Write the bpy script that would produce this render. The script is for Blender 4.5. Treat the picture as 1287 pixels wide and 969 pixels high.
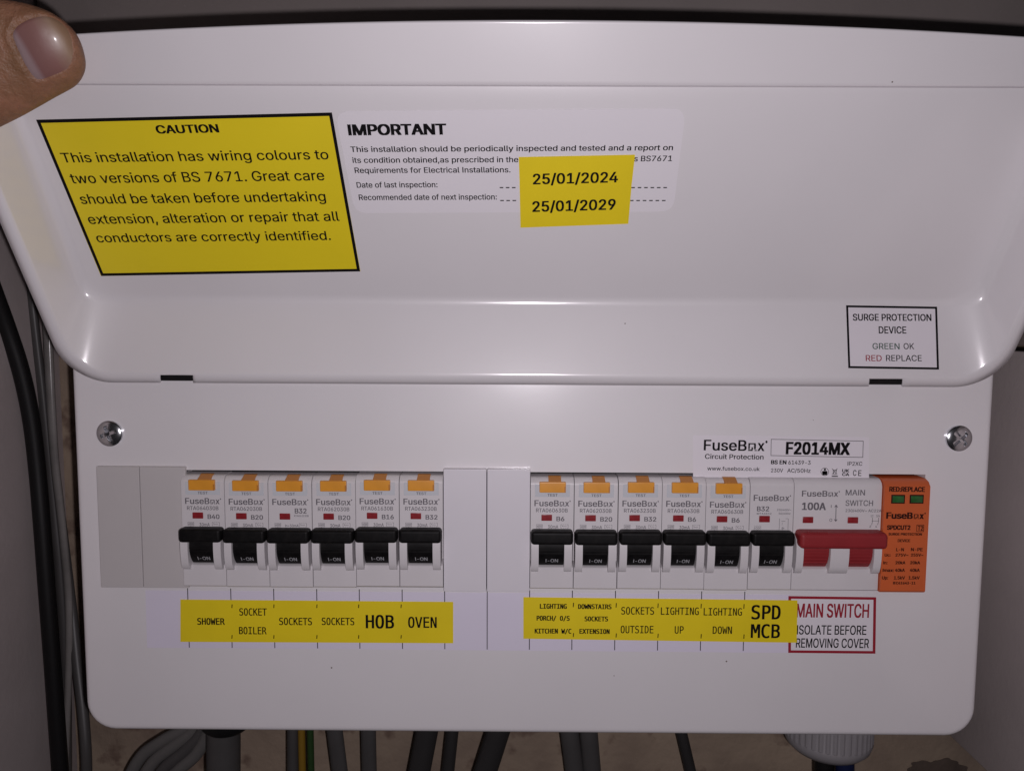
import bpy, bmesh, math, random
import numpy as np
from mathutils import Vector

random.seed(7)
for o in list(bpy.data.objects):
    bpy.data.objects.remove(o)
scn = bpy.context.scene
COL = scn.collection
S = 0.001            # the scene is written in millimetres
Z0 = 1450.0          # height of the lid hinge above the floor, mm
R_ = math.radians

# ------------------------------------------------------------------ camera
CAM = np.array([-6.13, -317.8, 26.8])          # relative to the middle of the hinge line
PITCH, YAW, ROLL = R_(4.863), R_(-0.346), R_(-0.280)
FPX, PW, PH = 975.0, 1287.0, 969.0

def cam_axes():
    cp, sp, cw, sw = math.cos(PITCH), math.sin(PITCH), math.cos(YAW), math.sin(YAW)
    f = np.array([sw * cp, cw * cp, -sp]); r = np.array([cw, -sw, 0.0]); d = np.cross(f, r)
    c, s = math.cos(ROLL), math.sin(ROLL)
    return c * r + s * d, -s * r + c * d, f
AX_R, AX_D, AX_F = cam_axes()
cd = bpy.data.cameras.new('camera')
cd.sensor_fit = 'HORIZONTAL'; cd.sensor_width = 36.0; cd.lens = 36.0 * FPX / PW
cd.clip_start = 0.01; cd.clip_end = 50.0
cam = bpy.data.objects.new('camera', cd); COL.objects.link(cam)
from mathutils import Matrix
m = Matrix.Identity(4)
for i in range(3):
    m[i][0] = AX_R[i]; m[i][1] = -AX_D[i]; m[i][2] = -AX_F[i]
m[0][3], m[1][3], m[2][3] = CAM[0] * S, CAM[1] * S, (CAM[2] + Z0) * S
cam.matrix_world = m
scn.camera = cam

# ------------------------------------------------------------------ light: the phone's flash beside the lens, almost no room light
w = bpy.data.worlds.new('World'); scn.world = w; w.use_nodes = True
w.node_tree.nodes['Background'].inputs[0].default_value = (0.85, 0.8, 0.9, 1)
w.node_tree.nodes['Background'].inputs[1].default_value = 0.012
ld = bpy.data.lights.new('flash', 'POINT')
ld.energy = 2.15; ld.shadow_soft_size = 0.0024; ld.color = (1.0, 0.932, 0.992)
flash = bpy.data.objects.new('flash', ld); COL.objects.link(flash)
lp = CAM + AX_R * 11.0 + AX_D * 12.0
flash.location = (lp[0] * S, lp[1] * S, (lp[2] + Z0) * S)
scn.view_settings.view_transform = 'Standard'
scn.view_settings.look = 'None'
scn.view_settings.exposure = 0.0
scn.view_settings.gamma = 1.0
scn.view_settings.use_curve_mapping = False
scn.cycles.max_bounces = 6

# ------------------------------------------------------------------ measuring: where a line of sight meets a plane of the place
def hit(px, py, p0, n):
    d = AX_R * ((px - PW / 2) / FPX) + AX_D * ((py - PH / 2) / FPX) + AX_F
    n = np.array(n, float)
    return CAM + d * (np.dot(np.array(p0, float) - CAM, n) / np.dot(d, n))
def at(px, py, y):
    return hit(px, py, (0, y, 0), (0, 1, 0))

# ------------------------------------------------------------------ materials
def nd(nt, t, **k):
    n = nt.nodes.new(t)
    for a, b in k.items():
        setattr(n, a, b)
    return n
def mat(name, col, rough=0.45, metal=0.0, coat=0.0, coat_rough=0.1, var=0.0, vscale=60, col2=None,
        bump=0.0, bscale=900, spec=0.5, specks=False, spots=0.0, spot_col=(0.02, 0.015, 0.012), spot_scale=120, rvar=0.0, stretch=None, sheen=None):
    mt = bpy.data.materials.new(name); mt.use_nodes = True
    nt = mt.node_tree; b = nt.nodes['Principled BSDF']
    b.inputs['Roughness'].default_value = rough; b.inputs['Metallic'].default_value = metal
    b.inputs['Coat Weight'].default_value = coat; b.inputs['Coat Roughness'].default_value = coat_rough
    b.inputs['Base Color'].default_value = (*col, 1)
    b.inputs['Specular IOR Level'].default_value = spec
    b.inputs['Coat IOR'].default_value = 1.65
    tc = nd(nt, 'ShaderNodeTexCoord')
    src = tc.outputs['Object']
    if stretch:
        mp = nd(nt, 'ShaderNodeMapping'); mp.inputs['Scale'].default_value = stretch
        nt.links.new(src, mp.inputs['Vector']); src = mp.outputs['Vector']
    cur = None
    if var > 0:
        nz = nd(nt, 'ShaderNodeTexNoise'); nz.inputs['Scale'].default_value = vscale
        nz.inputs['Detail'].default_value = 6
        nt.links.new(src, nz.inputs['Vector'])
        mx = nd(nt, 'ShaderNodeMix', data_type='RGBA')
        c2 = col2 or tuple(c * (1 - var) for c in col)
        mx.inputs[6].default_value = (*col, 1); mx.inputs[7].default_value = (*c2, 1)
        rp = nd(nt, 'ShaderNodeValToRGB'); rp.color_ramp.elements[0].position = 0.35; rp.color_ramp.elements[1].position = 0.68
        nt.links.new(nz.outputs['Fac'], rp.inputs[0]); nt.links.new(rp.outputs[0], mx.inputs[0])
        cur = mx.outputs[2]
        if rvar > 0:
            ma = nd(nt, 'ShaderNodeMath', operation='MULTIPLY_ADD'); ma.inputs[1].default_value = rvar; ma.inputs[2].default_value = rough - rvar / 2
            nt.links.new(nz.outputs['Fac'], ma.inputs[0]); nt.links.new(ma.outputs[0], b.inputs['Roughness'])
    if spots > 0:
        nz = nd(nt, 'ShaderNodeTexNoise'); nz.inputs['Scale'].default_value = spot_scale; nz.inputs['Detail'].default_value = 8
        nt.links.new(src, nz.inputs['Vector'])
        rp = nd(nt, 'ShaderNodeValToRGB')
        rp.color_ramp.elements[0].position = 0.72 - spots; rp.color_ramp.elements[1].position = 0.78 - spots
        nt.links.new(nz.outputs['Fac'], rp.inputs[0])
        mx = nd(nt, 'ShaderNodeMix', data_type='RGBA')
        mx.inputs[6].default_value = (*col, 1); mx.inputs[7].default_value = (*spot_col, 1)
        if cur: nt.links.new(cur, mx.inputs[6])
        nt.links.new(rp.outputs[0], mx.inputs[0]); cur = mx.outputs[2]
    if specks:                                            # sparse specks of dirt
        vo = nd(nt, 'ShaderNodeTexVoronoi', voronoi_dimensions='2D'); vo.inputs['Scale'].default_value = 24
        sx_ = nd(nt, 'ShaderNodeSeparateXYZ'); cx_ = nd(nt, 'ShaderNodeCombineXYZ'); nt.links.new(src, sx_.inputs[0])
        nt.links.new(sx_.outputs[0], cx_.inputs[0]); nt.links.new(sx_.outputs[2], cx_.inputs[1]); nt.links.new(cx_.outputs[0], vo.inputs['Vector'])
        sp = nd(nt, 'ShaderNodeSeparateColor'); nt.links.new(vo.outputs['Color'], sp.inputs[0])
        sz = nd(nt, 'ShaderNodeMath', operation='MULTIPLY_ADD'); sz.inputs[1].default_value = 0.021; sz.inputs[2].default_value = -0.0128
        nt.links.new(sp.outputs[0], sz.inputs[0])
        lt = nd(nt, 'ShaderNodeMath', operation='LESS_THAN'); nt.links.new(vo.outputs['Distance'], lt.inputs[0]); nt.links.new(sz.outputs[0], lt.inputs[1])
        mx = nd(nt, 'ShaderNodeMix', data_type='RGBA'); mx.inputs[6].default_value = (*col, 1); mx.inputs[7].default_value = (0.16, 0.12, 0.10, 1)
        if cur: nt.links.new(cur, mx.inputs[6])
        nt.links.new(lt.outputs[0], mx.inputs[0]); cur = mx.outputs[2]
    if cur: nt.links.new(cur, b.inputs['Base Color'])
    if bump > 0:
        nz = nd(nt, 'ShaderNodeTexNoise'); nz.inputs['Scale'].default_value = bscale; nz.inputs['Detail'].default_value = 4
        nt.links.new(src, nz.inputs['Vector'])
        bp = nd(nt, 'ShaderNodeBump'); bp.inputs['Strength'].default_value = 1.0; bp.inputs['Distance'].default_value = bump * S
        nt.links.new(nz.outputs['Fac'], bp.inputs['Height']); nt.links.new(bp.outputs[0], b.inputs['Normal'])
        if coat: nt.links.new(bp.outputs[0], b.inputs['Coat Normal'])
    return mt
M = {
 'paint': mat('white_paint', (0.80, 0.772, 0.79), 0.48, coat=1.0, coat_rough=0.165, var=0.05, vscale=11, bump=0.005, bscale=420, specks=True, rvar=0.16),
 'white': mat('white_plastic', (0.68, 0.65, 0.665), 0.42, var=0.05, vscale=40, bump=0.003, bscale=1500),
 'blankw': mat('blank_plastic', (0.74, 0.71, 0.755), 0.38, var=0.03, vscale=30),
 'blankg': mat('grey_plastic', (0.565, 0.535, 0.535), 0.5, var=0.06, vscale=25, bump=0.003, bscale=1200),
 'window': mat('clear_surround', (0.60, 0.62, 0.66), 0.2),
 'amber': mat('amber_plastic', (0.80, 0.34, 0.035), 0.35, var=0.15, vscale=120),
 'amberd': mat('amber_stem', (0.52, 0.20, 0.03), 0.4),
 'black': mat('black_plastic', (0.004, 0.0036, 0.004), 0.5, var=0.3, vscale=300, col2=(0.010, 0.009, 0.009), spec=0.16, bump=0.004, bscale=1500),
 'red': mat('red_plastic', (0.285, 0.02, 0.025), 0.55, spec=0.35, var=0.12, vscale=80),
 'redwin': mat('red_flag', (0.30, 0.022, 0.028), 0.3, var=0.3, vscale=500),
 'orange': mat('orange_plastic', (0.62, 0.12, 0.03), 0.45, var=0.08, vscale=60),
 'green': mat('green_flag', (0.03, 0.15, 0.035), 0.3, var=0.4, vscale=400),
 'ink': mat('black_ink', (0.006, 0.005, 0.006), 0.6, spec=0.1),
 'greyink': mat('grey_ink', (0.15, 0.14, 0.155), 0.6, spec=0.15),
 'lightink': mat('pale_ink', (0.42, 0.42, 0.44), 0.5),
 'orink': mat('dark_print', (0.03, 0.009, 0.008), 0.6, spec=0.1),
 'redink': mat('red_ink', (0.32, 0.02, 0.035), 0.6, spec=0.15),
 'greenink': mat('green_ink', (0.03, 0.085, 0.06), 0.5),
 'yellow': mat('yellow_vinyl', (0.86, 0.685, 0.015), 0.42, var=0.07, vscale=18, bump=0.04, bscale=40),
 'tape': mat('yellow_tape', (0.88, 0.69, 0.018), 0.36, var=0.08, vscale=40, bump=0.05, bscale=55),
 'paper': mat('lavender_paper', (0.745, 0.70, 0.82), 0.55, var=0.03, vscale=20),
 'labelw': mat('white_label', (0.79, 0.75, 0.795), 0.42, var=0.02, vscale=20),
 'clear': mat('matt_label', (0.80, 0.768, 0.805), 0.5, var=0.02, vscale=20),
 'steel': mat('zinc_steel', (0.74, 0.75, 0.78), 0.20, metal=1.0, var=0.2, vscale=500, rvar=0.12),
 'plaster': mat('plaster', (0.345, 0.265, 0.195), 0.85, var=0.5, vscale=22, col2=(0.21, 0.155, 0.118), bump=0.9, bscale=160, spots=0.15, spot_col=(0.17, 0.115, 0.085), spot_scale=38),
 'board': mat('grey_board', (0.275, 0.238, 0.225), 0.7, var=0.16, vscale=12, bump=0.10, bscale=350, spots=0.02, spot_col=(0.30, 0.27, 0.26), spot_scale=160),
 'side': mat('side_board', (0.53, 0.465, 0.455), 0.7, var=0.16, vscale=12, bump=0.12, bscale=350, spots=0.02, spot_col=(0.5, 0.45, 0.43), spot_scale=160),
 'board2': mat('brown_board', (0.23, 0.19, 0.175), 0.75, var=0.25, vscale=16, bump=0.12, bscale=300, stretch=(1, 1, 0.2)),
 'cblack': mat('black_sheath', (0.007, 0.0065, 0.007), 0.5, spec=0.3, bump=0.01, bscale=300),
 'cgrey': mat('grey_sheath', (0.125, 0.12, 0.115), 0.40, var=0.2, vscale=40, bump=0.02, bscale=300),
 'cgrey2': mat('dark_grey_sheath', (0.072, 0.068, 0.067), 0.45, var=0.2, vscale=40, bump=0.02, bscale=300),
 'cgrey3': mat('black_grey_sheath', (0.028, 0.026, 0.026), 0.5, var=0.2, vscale=40, bump=0.02, bscale=300),
 'cshine': mat('glossy_grey_sheath', (0.24, 0.225, 0.215), 0.2, var=0.3, vscale=60, bump=0.05, bscale=180),
 'cyel': mat('earth_yellow', (0.22, 0.125, 0.012), 0.45), 'cgrn': mat('earth_green', (0.018, 0.05, 0.012), 0.45),
 'cblue': mat('blue_sheath', (0.007, 0.012, 0.05), 0.4),
 'gland': mat('gland_grey', (0.28, 0.265, 0.275), 0.45, var=0.05, vscale=40),
 'stain2': mat('brown_patch', (0.20, 0.14, 0.10), 0.9, var=0.4, vscale=60, bump=0.4, bscale=200),
 'stain': mat('damp_patch', (0.13, 0.095, 0.075), 0.9, var=0.4, vscale=60, bump=0.6, bscale=200),
}

# ------------------------------------------------------------------ mesh helpers (all in mm, hinge height = 0)
class MB:
    def __init__(s): s.v = []; s.f = []
    def add(s, v, f):
        o = len(s.v); s.v += [tuple(map(float, p)) for p in v]; s.f += [tuple(i + o for i in q) for q in f]; return s
    def box(s, x0, x1, y0, y1, z0, z1, r=0.0, seg=2):
        bm = bmesh.new(); bmesh.ops.create_cube(bm, size=1.0)
        for v in bm.verts:
            v.co = Vector(((x0 + x1) / 2 + v.co.x * (x1 - x0), (y0 + y1) / 2 + v.co.y * (y1 - y0), (z0 + z1) / 2 + v.co.z * (z1 - z0)))
        if r > 0:
            bmesh.ops.bevel(bm, geom=list(bm.edges), offset=r, segments=seg, profile=0.5, affect='EDGES')
        bm.verts.index_update()
        s.add([v.co for v in bm.verts], [[v.index for v in f.verts] for f in bm.faces]); bm.free(); return s
    def prism(s, prof, x0, x1):                       # prof: (y, z) polygon, extruded along x
        n = len(prof)
        v = [(x0, y, z) for y, z in prof] + [(x1, y, z) for y, z in prof]
        f = [tuple(range(n)), tuple(range(2 * n - 1, n - 1, -1))]
        f += [(i, i + n, (i + 1) % n + n, (i + 1) % n) for i in range(n)]
        a = 0
        for i in range(n): a += prof[i][0] * prof[(i + 1) % n][1] - prof[(i + 1) % n][0] * prof[i][1]
        if a > 0: f = [q[::-1] for q in f]
        return s.add(v, f)
    def quad(s, pts, n, t=0.12):                      # thin sheet on a surface: bottom at the surface, top t proud of it
        n = np.array(n); k = len(pts)
        v = [np.array(p) + n * t for p in pts] + [np.array(p) + n * 0.02 for p in pts]
        f = [tuple(range(k)), tuple(range(2 * k - 1, k - 1, -1))]
        f += [((i + 1) % k, i, i + k, (i + 1) % k + k) for i in range(k)]
        fn = np.cross(np.array(pts[1]) - pts[0], np.array(pts[2]) - pts[0])
        if fn @ n < 0: f = [q[::-1] for q in f]
        return s.add(v, f)
    def build(s, name, mt, parent=None, org=(0, 0, 0), smooth=35, loc=None, wn=False):
        me = bpy.data.meshes.new(name)
        o_ = np.array(org, float)
        v = (np.array(s.v) - o_) * S
        me.from_pydata(v.tolist(), [], s.f)
        me.materials.append(M[mt] if isinstance(mt, str) else mt)
        if smooth:
            me.shade_smooth(); me.set_sharp_from_angle(angle=R_(smooth))
        me.update()
        ob = bpy.data.objects.new(name, me); COL.objects.link(ob)
        if parent: ob.parent = parent
        else: ob.location = (o_[0] * S, o_[1] * S, (o_[2] + Z0) * S)
        if loc: ob.location = loc
        if wn:
            w_ = ob.modifiers.new('normals', 'WEIGHTED_NORMAL'); w_.keep_sharp = True; w_.weight = 100
        return ob
def thing(name, org, label, cat, group=None):
    e = bpy.data.objects.new(name, None); COL.objects.link(e)
    e.empty_display_size = 0.02
    e.location = (org[0] * S, org[1] * S, (org[2] + Z0) * S)
    return tag(e, label, cat, group)
def tag(o, label, cat, group=None):
    o['label'] = label; o['category'] = cat
    if group: o['group'] = group
    return o
def struct(o): o['kind'] = 'structure'; return o

def tube(path, r, n=14, flat=1.0, flat_ax=(0, 1, 0), sub=6, caps=True):
    P = [np.array(p, float) for p in path]; pts = []
    for i in range(len(P) - 1):
        a = P[max(i - 1, 0)]; b = P[i]; c = P[i + 1]; d = P[min(i + 2, len(P) - 1)]
        for k in range(sub):
            t = k / sub
            pts.append(0.5 * ((2 * b) + (c - a) * t + (2 * a - 5 * b + 4 * c - d) * t * t + (3 * b - a - 3 * c + d) * t ** 3))
    pts.append(P[-1])
    v = []; f = []
    for i, p in enumerate(pts):
        tg = pts[min(i + 1, len(pts) - 1)] - pts[max(i - 1, 0)]; tg /= np.linalg.norm(tg)
        a = np.array(flat_ax, float); a = a - tg * (a @ tg); a /= np.linalg.norm(a); b = np.cross(tg, a)
        rr = r(i / (len(pts) - 1)) if callable(r) else r
        for k in range(n):
            th = 2 * math.pi * k / n
            v.append(p + a * math.cos(th) * rr * flat + b * math.sin(th) * rr)
    for i in range(len(pts) - 1):
        for k in range(n):
            f.append((i * n + k, i * n + (k + 1) % n, (i + 1) * n + (k + 1) % n, (i + 1) * n + k))
    if caps:
        f.append(tuple(range(n - 1, -1, -1))); f.append(tuple(range((len(pts) - 1) * n, len(pts) * n)))
    return MB().add(v, f)
def lathe(prof, c, n=40, ribs=0, rib_d=0.0, rib_z=None):   # prof: (r, z), axis vertical through c
    v = []; f = []
    for r, z in prof:
        for k in range(n):
            th = 2 * math.pi * k / n
            rr = r
            if ribs and rib_z and rib_z[0] <= z <= rib_z[1]: rr = r + rib_d * (1 if (k * ribs * 2 // n) % 2 else 0)
            v.append((c[0] + rr * math.cos(th), c[1] + rr * math.sin(th), c[2] + z))
    for i in range(len(prof) - 1):
        for k in range(n):
            f.append((i * n + k, (i + 1) * n + k, (i + 1) * n + (k + 1) % n, i * n + (k + 1) % n))
    f.append(tuple(range(n))); f.append(tuple(range(len(prof) * n - 1, (len(prof) - 1) * n - 1, -1)))
    return MB().add(v, f)

# ------------------------------------------------------------------ lettering: outlines of a grotesque (s) and a typewriter face (m), capital height 500
from mathutils.geometry import delaunay_2d_cdt
SANS = ",-./0123456789:=ABCDEFGHIKLMNOPQRSTUVWXYZabcdefghijklmnopqrstuvwxyz~"
SANS_OUTLINES = [   # one row per letter: advance width, then its closed outlines as x, y pairs
    [185,[37,-117,66,70,135,70,83,-117]],
    [445,[331,240,331,185,112,185,112,240]],
    [185,[94,-4,76,-1,62,9,52,23,49,40,52,58,62,72,76,82,94,85,111,82,126,72,135,58,139,40,135,23,126,9,111,-1]],
    [245,[231,523,70,-75,14,-75,175,523]],
    [445,[223,-7,171,1,128,24,93,61,68,111,52,175,47,250,52,325,68,388,93,439,128,476,171,499,223,507,274,499,317,476,352,439,378,388,393,325,398,250,393,175,378,111,352,61,318,24,274,1],[223,49,257,55,285,72,308,102,324,141,335,191,338,250,335,309,324,359,308,398,285,428,257,446,223,452,189,446,160,428,138,398,121,359,111,309,107,250,111,191,121,141,138,102,160,72,189,55]],
    [445,[75,0,75,54,384,54,384,0],[271,500,271,0,209,0,209,441,206,441,85,352,85,419,195,500]],
    [445,[63,0,63,47,230,225,277,278,305,321,312,342,315,365,312,390,302,411,288,429,268,441,246,449,220,452,193,449,169,440,150,425,136,406,128,383,125,356,64,356,70,398,85,435,109,465,141,488,179,502,221,507,264,502,301,488,332,466,355,438,370,404,374,366,372,339,365,312,351,285,330,254,262,177,150,59,150,56,383,56,383,0]],
    [445,[214,-7,170,-3,130,10,96,29,69,56,51,90,43,130,107,130,113,106,124,86,141,70,162,58,187,51,215,49,244,52,270,60,292,73,309,91,320,114,323,142,320,169,311,193,294,213,270,230,238,240,198,243,154,243,154,294,283,441,283,444,68,444,68,500,366,500,366,453,208,273,208,284,259,284,303,271,338,249,365,219,381,183,386,142,381,101,364,65,338,35,303,12,262,-2]],
    [445,[39,104,39,156,243,500,305,500,107,163,107,160,406,160,406,104],[277,0,277,119,277,144,277,312,337,312,337,0]],
    [445,[217,-7,175,-2,138,11,106,32,81,59,65,92,59,128,120,128,125,107,136,87,151,71,170,59,193,52,217,49,246,53,271,63,293,80,309,103,319,129,322,159,319,190,308,217,292,240,270,258,244,268,214,272,165,264,143,254,126,242,66,248,94,500,360,500,360,444,148,444,132,296,134,296,174,319,226,328,258,325,289,315,316,300,339,280,358,256,372,227,381,195,384,160,379,115,363,74,337,41,303,15,263,-1]],
    [445,[222,-7,178,-1,140,14,108,40,83,73,68,113,62,159,66,196,78,235,100,280,135,335,248,500,316,500,148,257,143,257,162,283,192,302,231,309,274,304,310,290,341,267,363,236,377,198,382,154,377,110,361,71,337,39,305,14,266,-2],[222,48,250,51,274,62,294,78,309,100,319,125,322,154,319,184,309,210,294,231,274,247,250,257,222,261,195,257,171,247,151,231,136,210,126,185,123,156,126,126,136,100,151,78,171,62,195,51]],
    [445,[95,0,318,441,318,444,61,444,61,500,384,500,384,441,162,0]],
    [445,[222,-7,175,-2,133,11,99,33,73,61,56,95,51,133,54,164,64,192,79,217,99,237,123,252,150,260,150,262,117,277,91,303,75,336,69,374,74,410,89,442,112,469,143,489,180,502,222,507,264,502,301,489,332,469,355,442,370,410,375,374,370,336,353,303,328,277,295,262,295,260,322,252,345,237,365,217,381,192,391,164,394,133,388,95,372,61,346,33,311,11,270,-2],[222,48,253,51,280,59,301,72,317,90,328,111,331,136,327,162,317,185,300,204,278,219,252,228,222,231,193,228,166,219,144,204,128,185,117,162,113,136,117,111,127,90,143,72,164,59,191,51],[222,285,247,287,269,295,288,308,302,325,311,345,314,369,311,393,302,413,289,429,270,442,248,449,222,452,197,449,174,442,156,429,142,413,133,393,131,369,133,345,142,325,156,308,175,295,197,287]],
    [445,[222,507,266,501,305,486,337,460,362,427,377,387,382,341,378,304,366,265,344,220,310,165,197,0,128,0,296,243,302,243,283,217,252,198,214,191,172,196,135,210,104,233,82,264,67,302,62,346,68,390,83,429,108,461,140,486,179,502],[222,452,195,449,171,438,151,422,136,400,126,375,123,346,126,316,136,290,151,269,171,253,195,243,222,239,250,243,274,253,294,269,309,290,319,315,322,344,319,374,309,400,294,422,274,438,250,449]],
    [185,[94,-4,76,-1,62,9,52,23,49,40,52,58,62,72,76,82,94,85,111,82,126,72,135,58,139,40,135,23,126,9,111,-1],[94,266,76,269,62,279,52,294,49,311,52,328,62,343,76,352,94,356,111,352,126,343,135,328,139,311,135,294,126,279,111,269]],
    [445,[71,241,71,296,374,296,374,241],[71,95,71,151,374,151,374,95]],
    [471,[16,0,198,500,271,500,455,0,388,0,282,297,260,366,228,470,241,470,209,365,187,297,84,0],[108,140,108,195,363,195,363,140]],
    [448,[59,0,59,500,237,500,284,496,323,482,353,461,374,434,387,403,391,367,388,338,380,315,367,296,350,281,309,262,309,258,333,253,357,241,378,223,395,200,407,170,411,134,406,98,393,66,371,38,339,18,296,4,242,0],[122,56,241,56,291,62,324,78,343,103,349,134,346,159,337,181,321,200,300,214,274,224,244,227,122,227],[122,281,234,281,260,283,283,291,303,304,318,321,327,342,330,366,324,396,307,421,278,438,236,444,122,444]],
    [501,[263,-7,202,1,148,24,103,62,68,113,47,176,40,250,47,323,68,386,103,437,148,475,202,499,263,507,300,504,334,496,366,482,395,463,420,439,440,411,455,379,465,342,401,342,394,367,383,388,351,421,310,441,263,448,219,442,180,425,148,396,123,358,107,309,102,250,107,191,123,142,148,103,181,75,219,58,263,52,310,59,351,79,383,112,401,158,465,158,455,121,440,89,420,61,395,37,367,18,335,5,300,-4]],
    [494,[215,0,94,0,94,56,211,56,267,62,312,79,348,108,372,146,387,195,392,251,387,307,373,354,348,393,314,421,270,438,217,444,92,444,92,500,221,500,289,493,346,470,392,434,426,384,447,323,454,251,447,178,426,117,392,67,345,30,286,8],[122,500,122,0,59,0,59,500]],
    [411,[59,0,59,500,366,500,366,444,122,444,122,281,349,281,349,225,122,225,122,56,369,56,369,0]],
    [403,[59,0,59,500,363,500,363,444,122,444,122,273,340,273,340,217,122,217,122,0]],
    [511,[264,-7,201,1,147,25,102,63,68,114,47,176,40,250,47,323,68,386,102,437,146,475,200,499,260,507,299,504,335,495,367,481,396,461,421,437,441,409,457,378,466,343,401,343,381,386,350,420,310,441,261,448,218,442,180,425,148,397,123,358,107,309,102,250,107,191,123,142,148,104,181,75,220,58,264,52,304,57,339,70,368,92,389,121,403,157,408,199,427,196,278,196,278,251,470,251,470,197,463,139,443,89,412,49,370,18,320,0]],
    [508,[59,0,59,500,122,500,122,284,386,284,386,500,449,500,449,0,386,0,386,228,122,228,122,0]],
    [295,[31,0,31,56,116,56,116,444,31,444,31,500,265,500,265,444,180,444,180,56,265,56,265,0]],
    [459,[103,143,103,212,137,257,171,298,208,338,357,500,441,500,227,271,224,271],[59,0,59,500,122,500,122,329,122,221,122,190,122,0],[366,0,185,255,224,304,441,0]],
    [386,[59,0,59,500,122,500,122,56,355,56,355,0]],
    [617,[59,0,59,500,149,500,272,184,282,156,294,120,306,82,316,48,302,48,312,81,324,119,336,156,346,184,468,500,558,500,558,0,496,0,496,286,496,321,496,362,497,406,498,449,504,449,489,402,474,357,459,316,448,286,336,0,281,0,167,286,156,315,142,355,127,401,110,449,117,449,118,409,119,365,119,323,120,286,120,0]],
    [514,[59,0,59,500,134,500,337,180,357,148,381,105,407,54,398,53,394,106,392,155,392,192,392,500,455,500,455,0,380,0,199,285,174,325,145,374,106,444,117,446,120,377,122,322,123,286,123,0]],
    [524,[262,-7,202,1,148,24,103,62,69,113,47,176,40,250,47,323,69,386,103,437,148,475,202,499,262,507,323,499,377,475,422,437,456,386,477,323,485,250,477,176,456,113,422,62,377,24,323,1],[262,52,305,58,343,75,376,103,401,142,417,191,423,250,417,309,401,358,376,397,343,425,305,442,262,448,220,442,181,425,148,397,123,358,107,309,102,250,107,191,123,142,148,103,181,75,220,58]],
    [437,[59,0,59,500,231,500,284,495,327,479,360,454,383,422,397,384,402,342,397,299,383,261,360,229,327,204,284,188,231,183,107,183,107,238,229,238,264,242,292,252,313,268,327,289,336,314,339,342,336,370,327,395,313,415,292,431,264,441,228,444,122,444,122,0]],
    [524,[241,156,307,156,363,83,377,64,460,-47,394,-47,340,26,326,45],[262,-7,202,1,148,24,103,62,69,113,47,176,40,250,47,323,69,386,103,437,148,475,202,499,262,507,323,499,377,475,422,437,456,386,477,323,485,250,477,176,456,113,422,62,377,24,323,1],[262,52,305,58,343,75,376,103,401,142,417,191,423,250,417,309,401,358,376,397,343,425,305,442,262,448,220,442,181,425,148,397,123,358,107,309,102,250,107,191,123,142,148,103,181,75,220,58]],
    [441,[59,0,59,500,232,500,285,495,327,480,360,457,384,426,398,388,402,346,398,304,384,267,360,236,327,213,284,199,232,194,95,194,95,251,230,251,265,254,293,262,314,276,328,295,336,319,339,346,336,374,328,398,314,417,292,432,264,441,229,444,122,444,122,0],[347,0,226,225,298,225,420,0]],
    [439,[220,-9,169,-4,125,9,90,30,63,59,45,94,38,134,103,134,109,108,121,86,140,70,164,58,191,51,220,48,252,51,281,59,305,72,324,90,336,112,340,137,336,159,326,176,311,190,291,201,241,218,181,235,126,256,85,284,59,321,51,366,57,406,74,440,100,468,135,489,177,502,223,507,270,502,311,489,345,468,371,441,387,408,394,371,332,371,321,405,297,430,263,445,221,451,191,448,164,440,143,428,127,411,116,391,113,369,117,346,129,328,146,314,166,303,209,288,260,274,306,259,353,234,372,216,388,194,398,168,401,136,396,97,380,62,354,33,318,10,273,-4]],
    [441,[31,444,31,500,410,500,410,444,252,444,252,0,189,0,189,444]],
    [508,[254,-8,199,-2,151,15,112,43,83,79,65,122,59,170,59,500,122,500,122,175,126,141,138,111,158,86,184,67,216,55,254,51,293,55,325,67,351,86,370,111,382,141,386,175,386,500,449,500,449,170,443,122,425,79,396,43,357,15,310,-2]],
    [471,[200,0,16,500,83,500,189,203,212,135,244,30,231,30,262,136,285,203,388,500,455,500,273,0]],
    [674,[152,0,16,500,81,500,160,193,172,143,184,92,194,39,186,39,196,92,208,143,220,193,301,500,373,500,454,193,466,143,478,92,489,39,480,39,490,92,502,143,514,193,593,500,658,500,521,0,448,0,361,317,345,385,330,467,344,467,329,388,312,317,227,0]],
    [466,[18,0,213,280,213,232,29,500,102,500,175,394,201,355,220,323,239,287,228,287,248,323,267,355,293,394,367,500,439,500,254,235,254,282,448,0,375,0,287,127,264,162,245,192,227,227,240,227,221,193,203,163,179,127,90,0]],
    [464,[200,0,200,205,16,500,90,500,189,339,218,287,245,227,220,227,247,288,276,339,374,500,447,500,263,205,263,0]],
    [431,[41,0,41,46,269,379,301,423,335,467,342,447,281,444,219,444,40,444,40,500,390,500,390,454,166,127,132,79,96,33,89,53,149,56,210,56,393,56,393,0]],
    [383,[157,-8,123,-5,93,5,67,21,47,44,34,72,30,106,33,135,42,158,57,176,76,190,123,207,175,216,230,223,261,231,268,239,271,250,271,252,269,274,262,292,251,306,236,316,216,323,192,325,168,323,147,317,116,296,98,269,40,286,56,317,77,340,102,357,131,369,191,378,235,373,281,354,301,338,317,315,327,285,331,247,331,0,272,0,272,51,268,51,248,24,212,1,187,-6],[167,45,198,48,224,58,244,73,259,92,268,113,271,136,271,187,255,179,227,173,197,168,172,165,132,156,102,137,93,122,90,103,93,85,100,71,112,60,128,51]],
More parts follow.
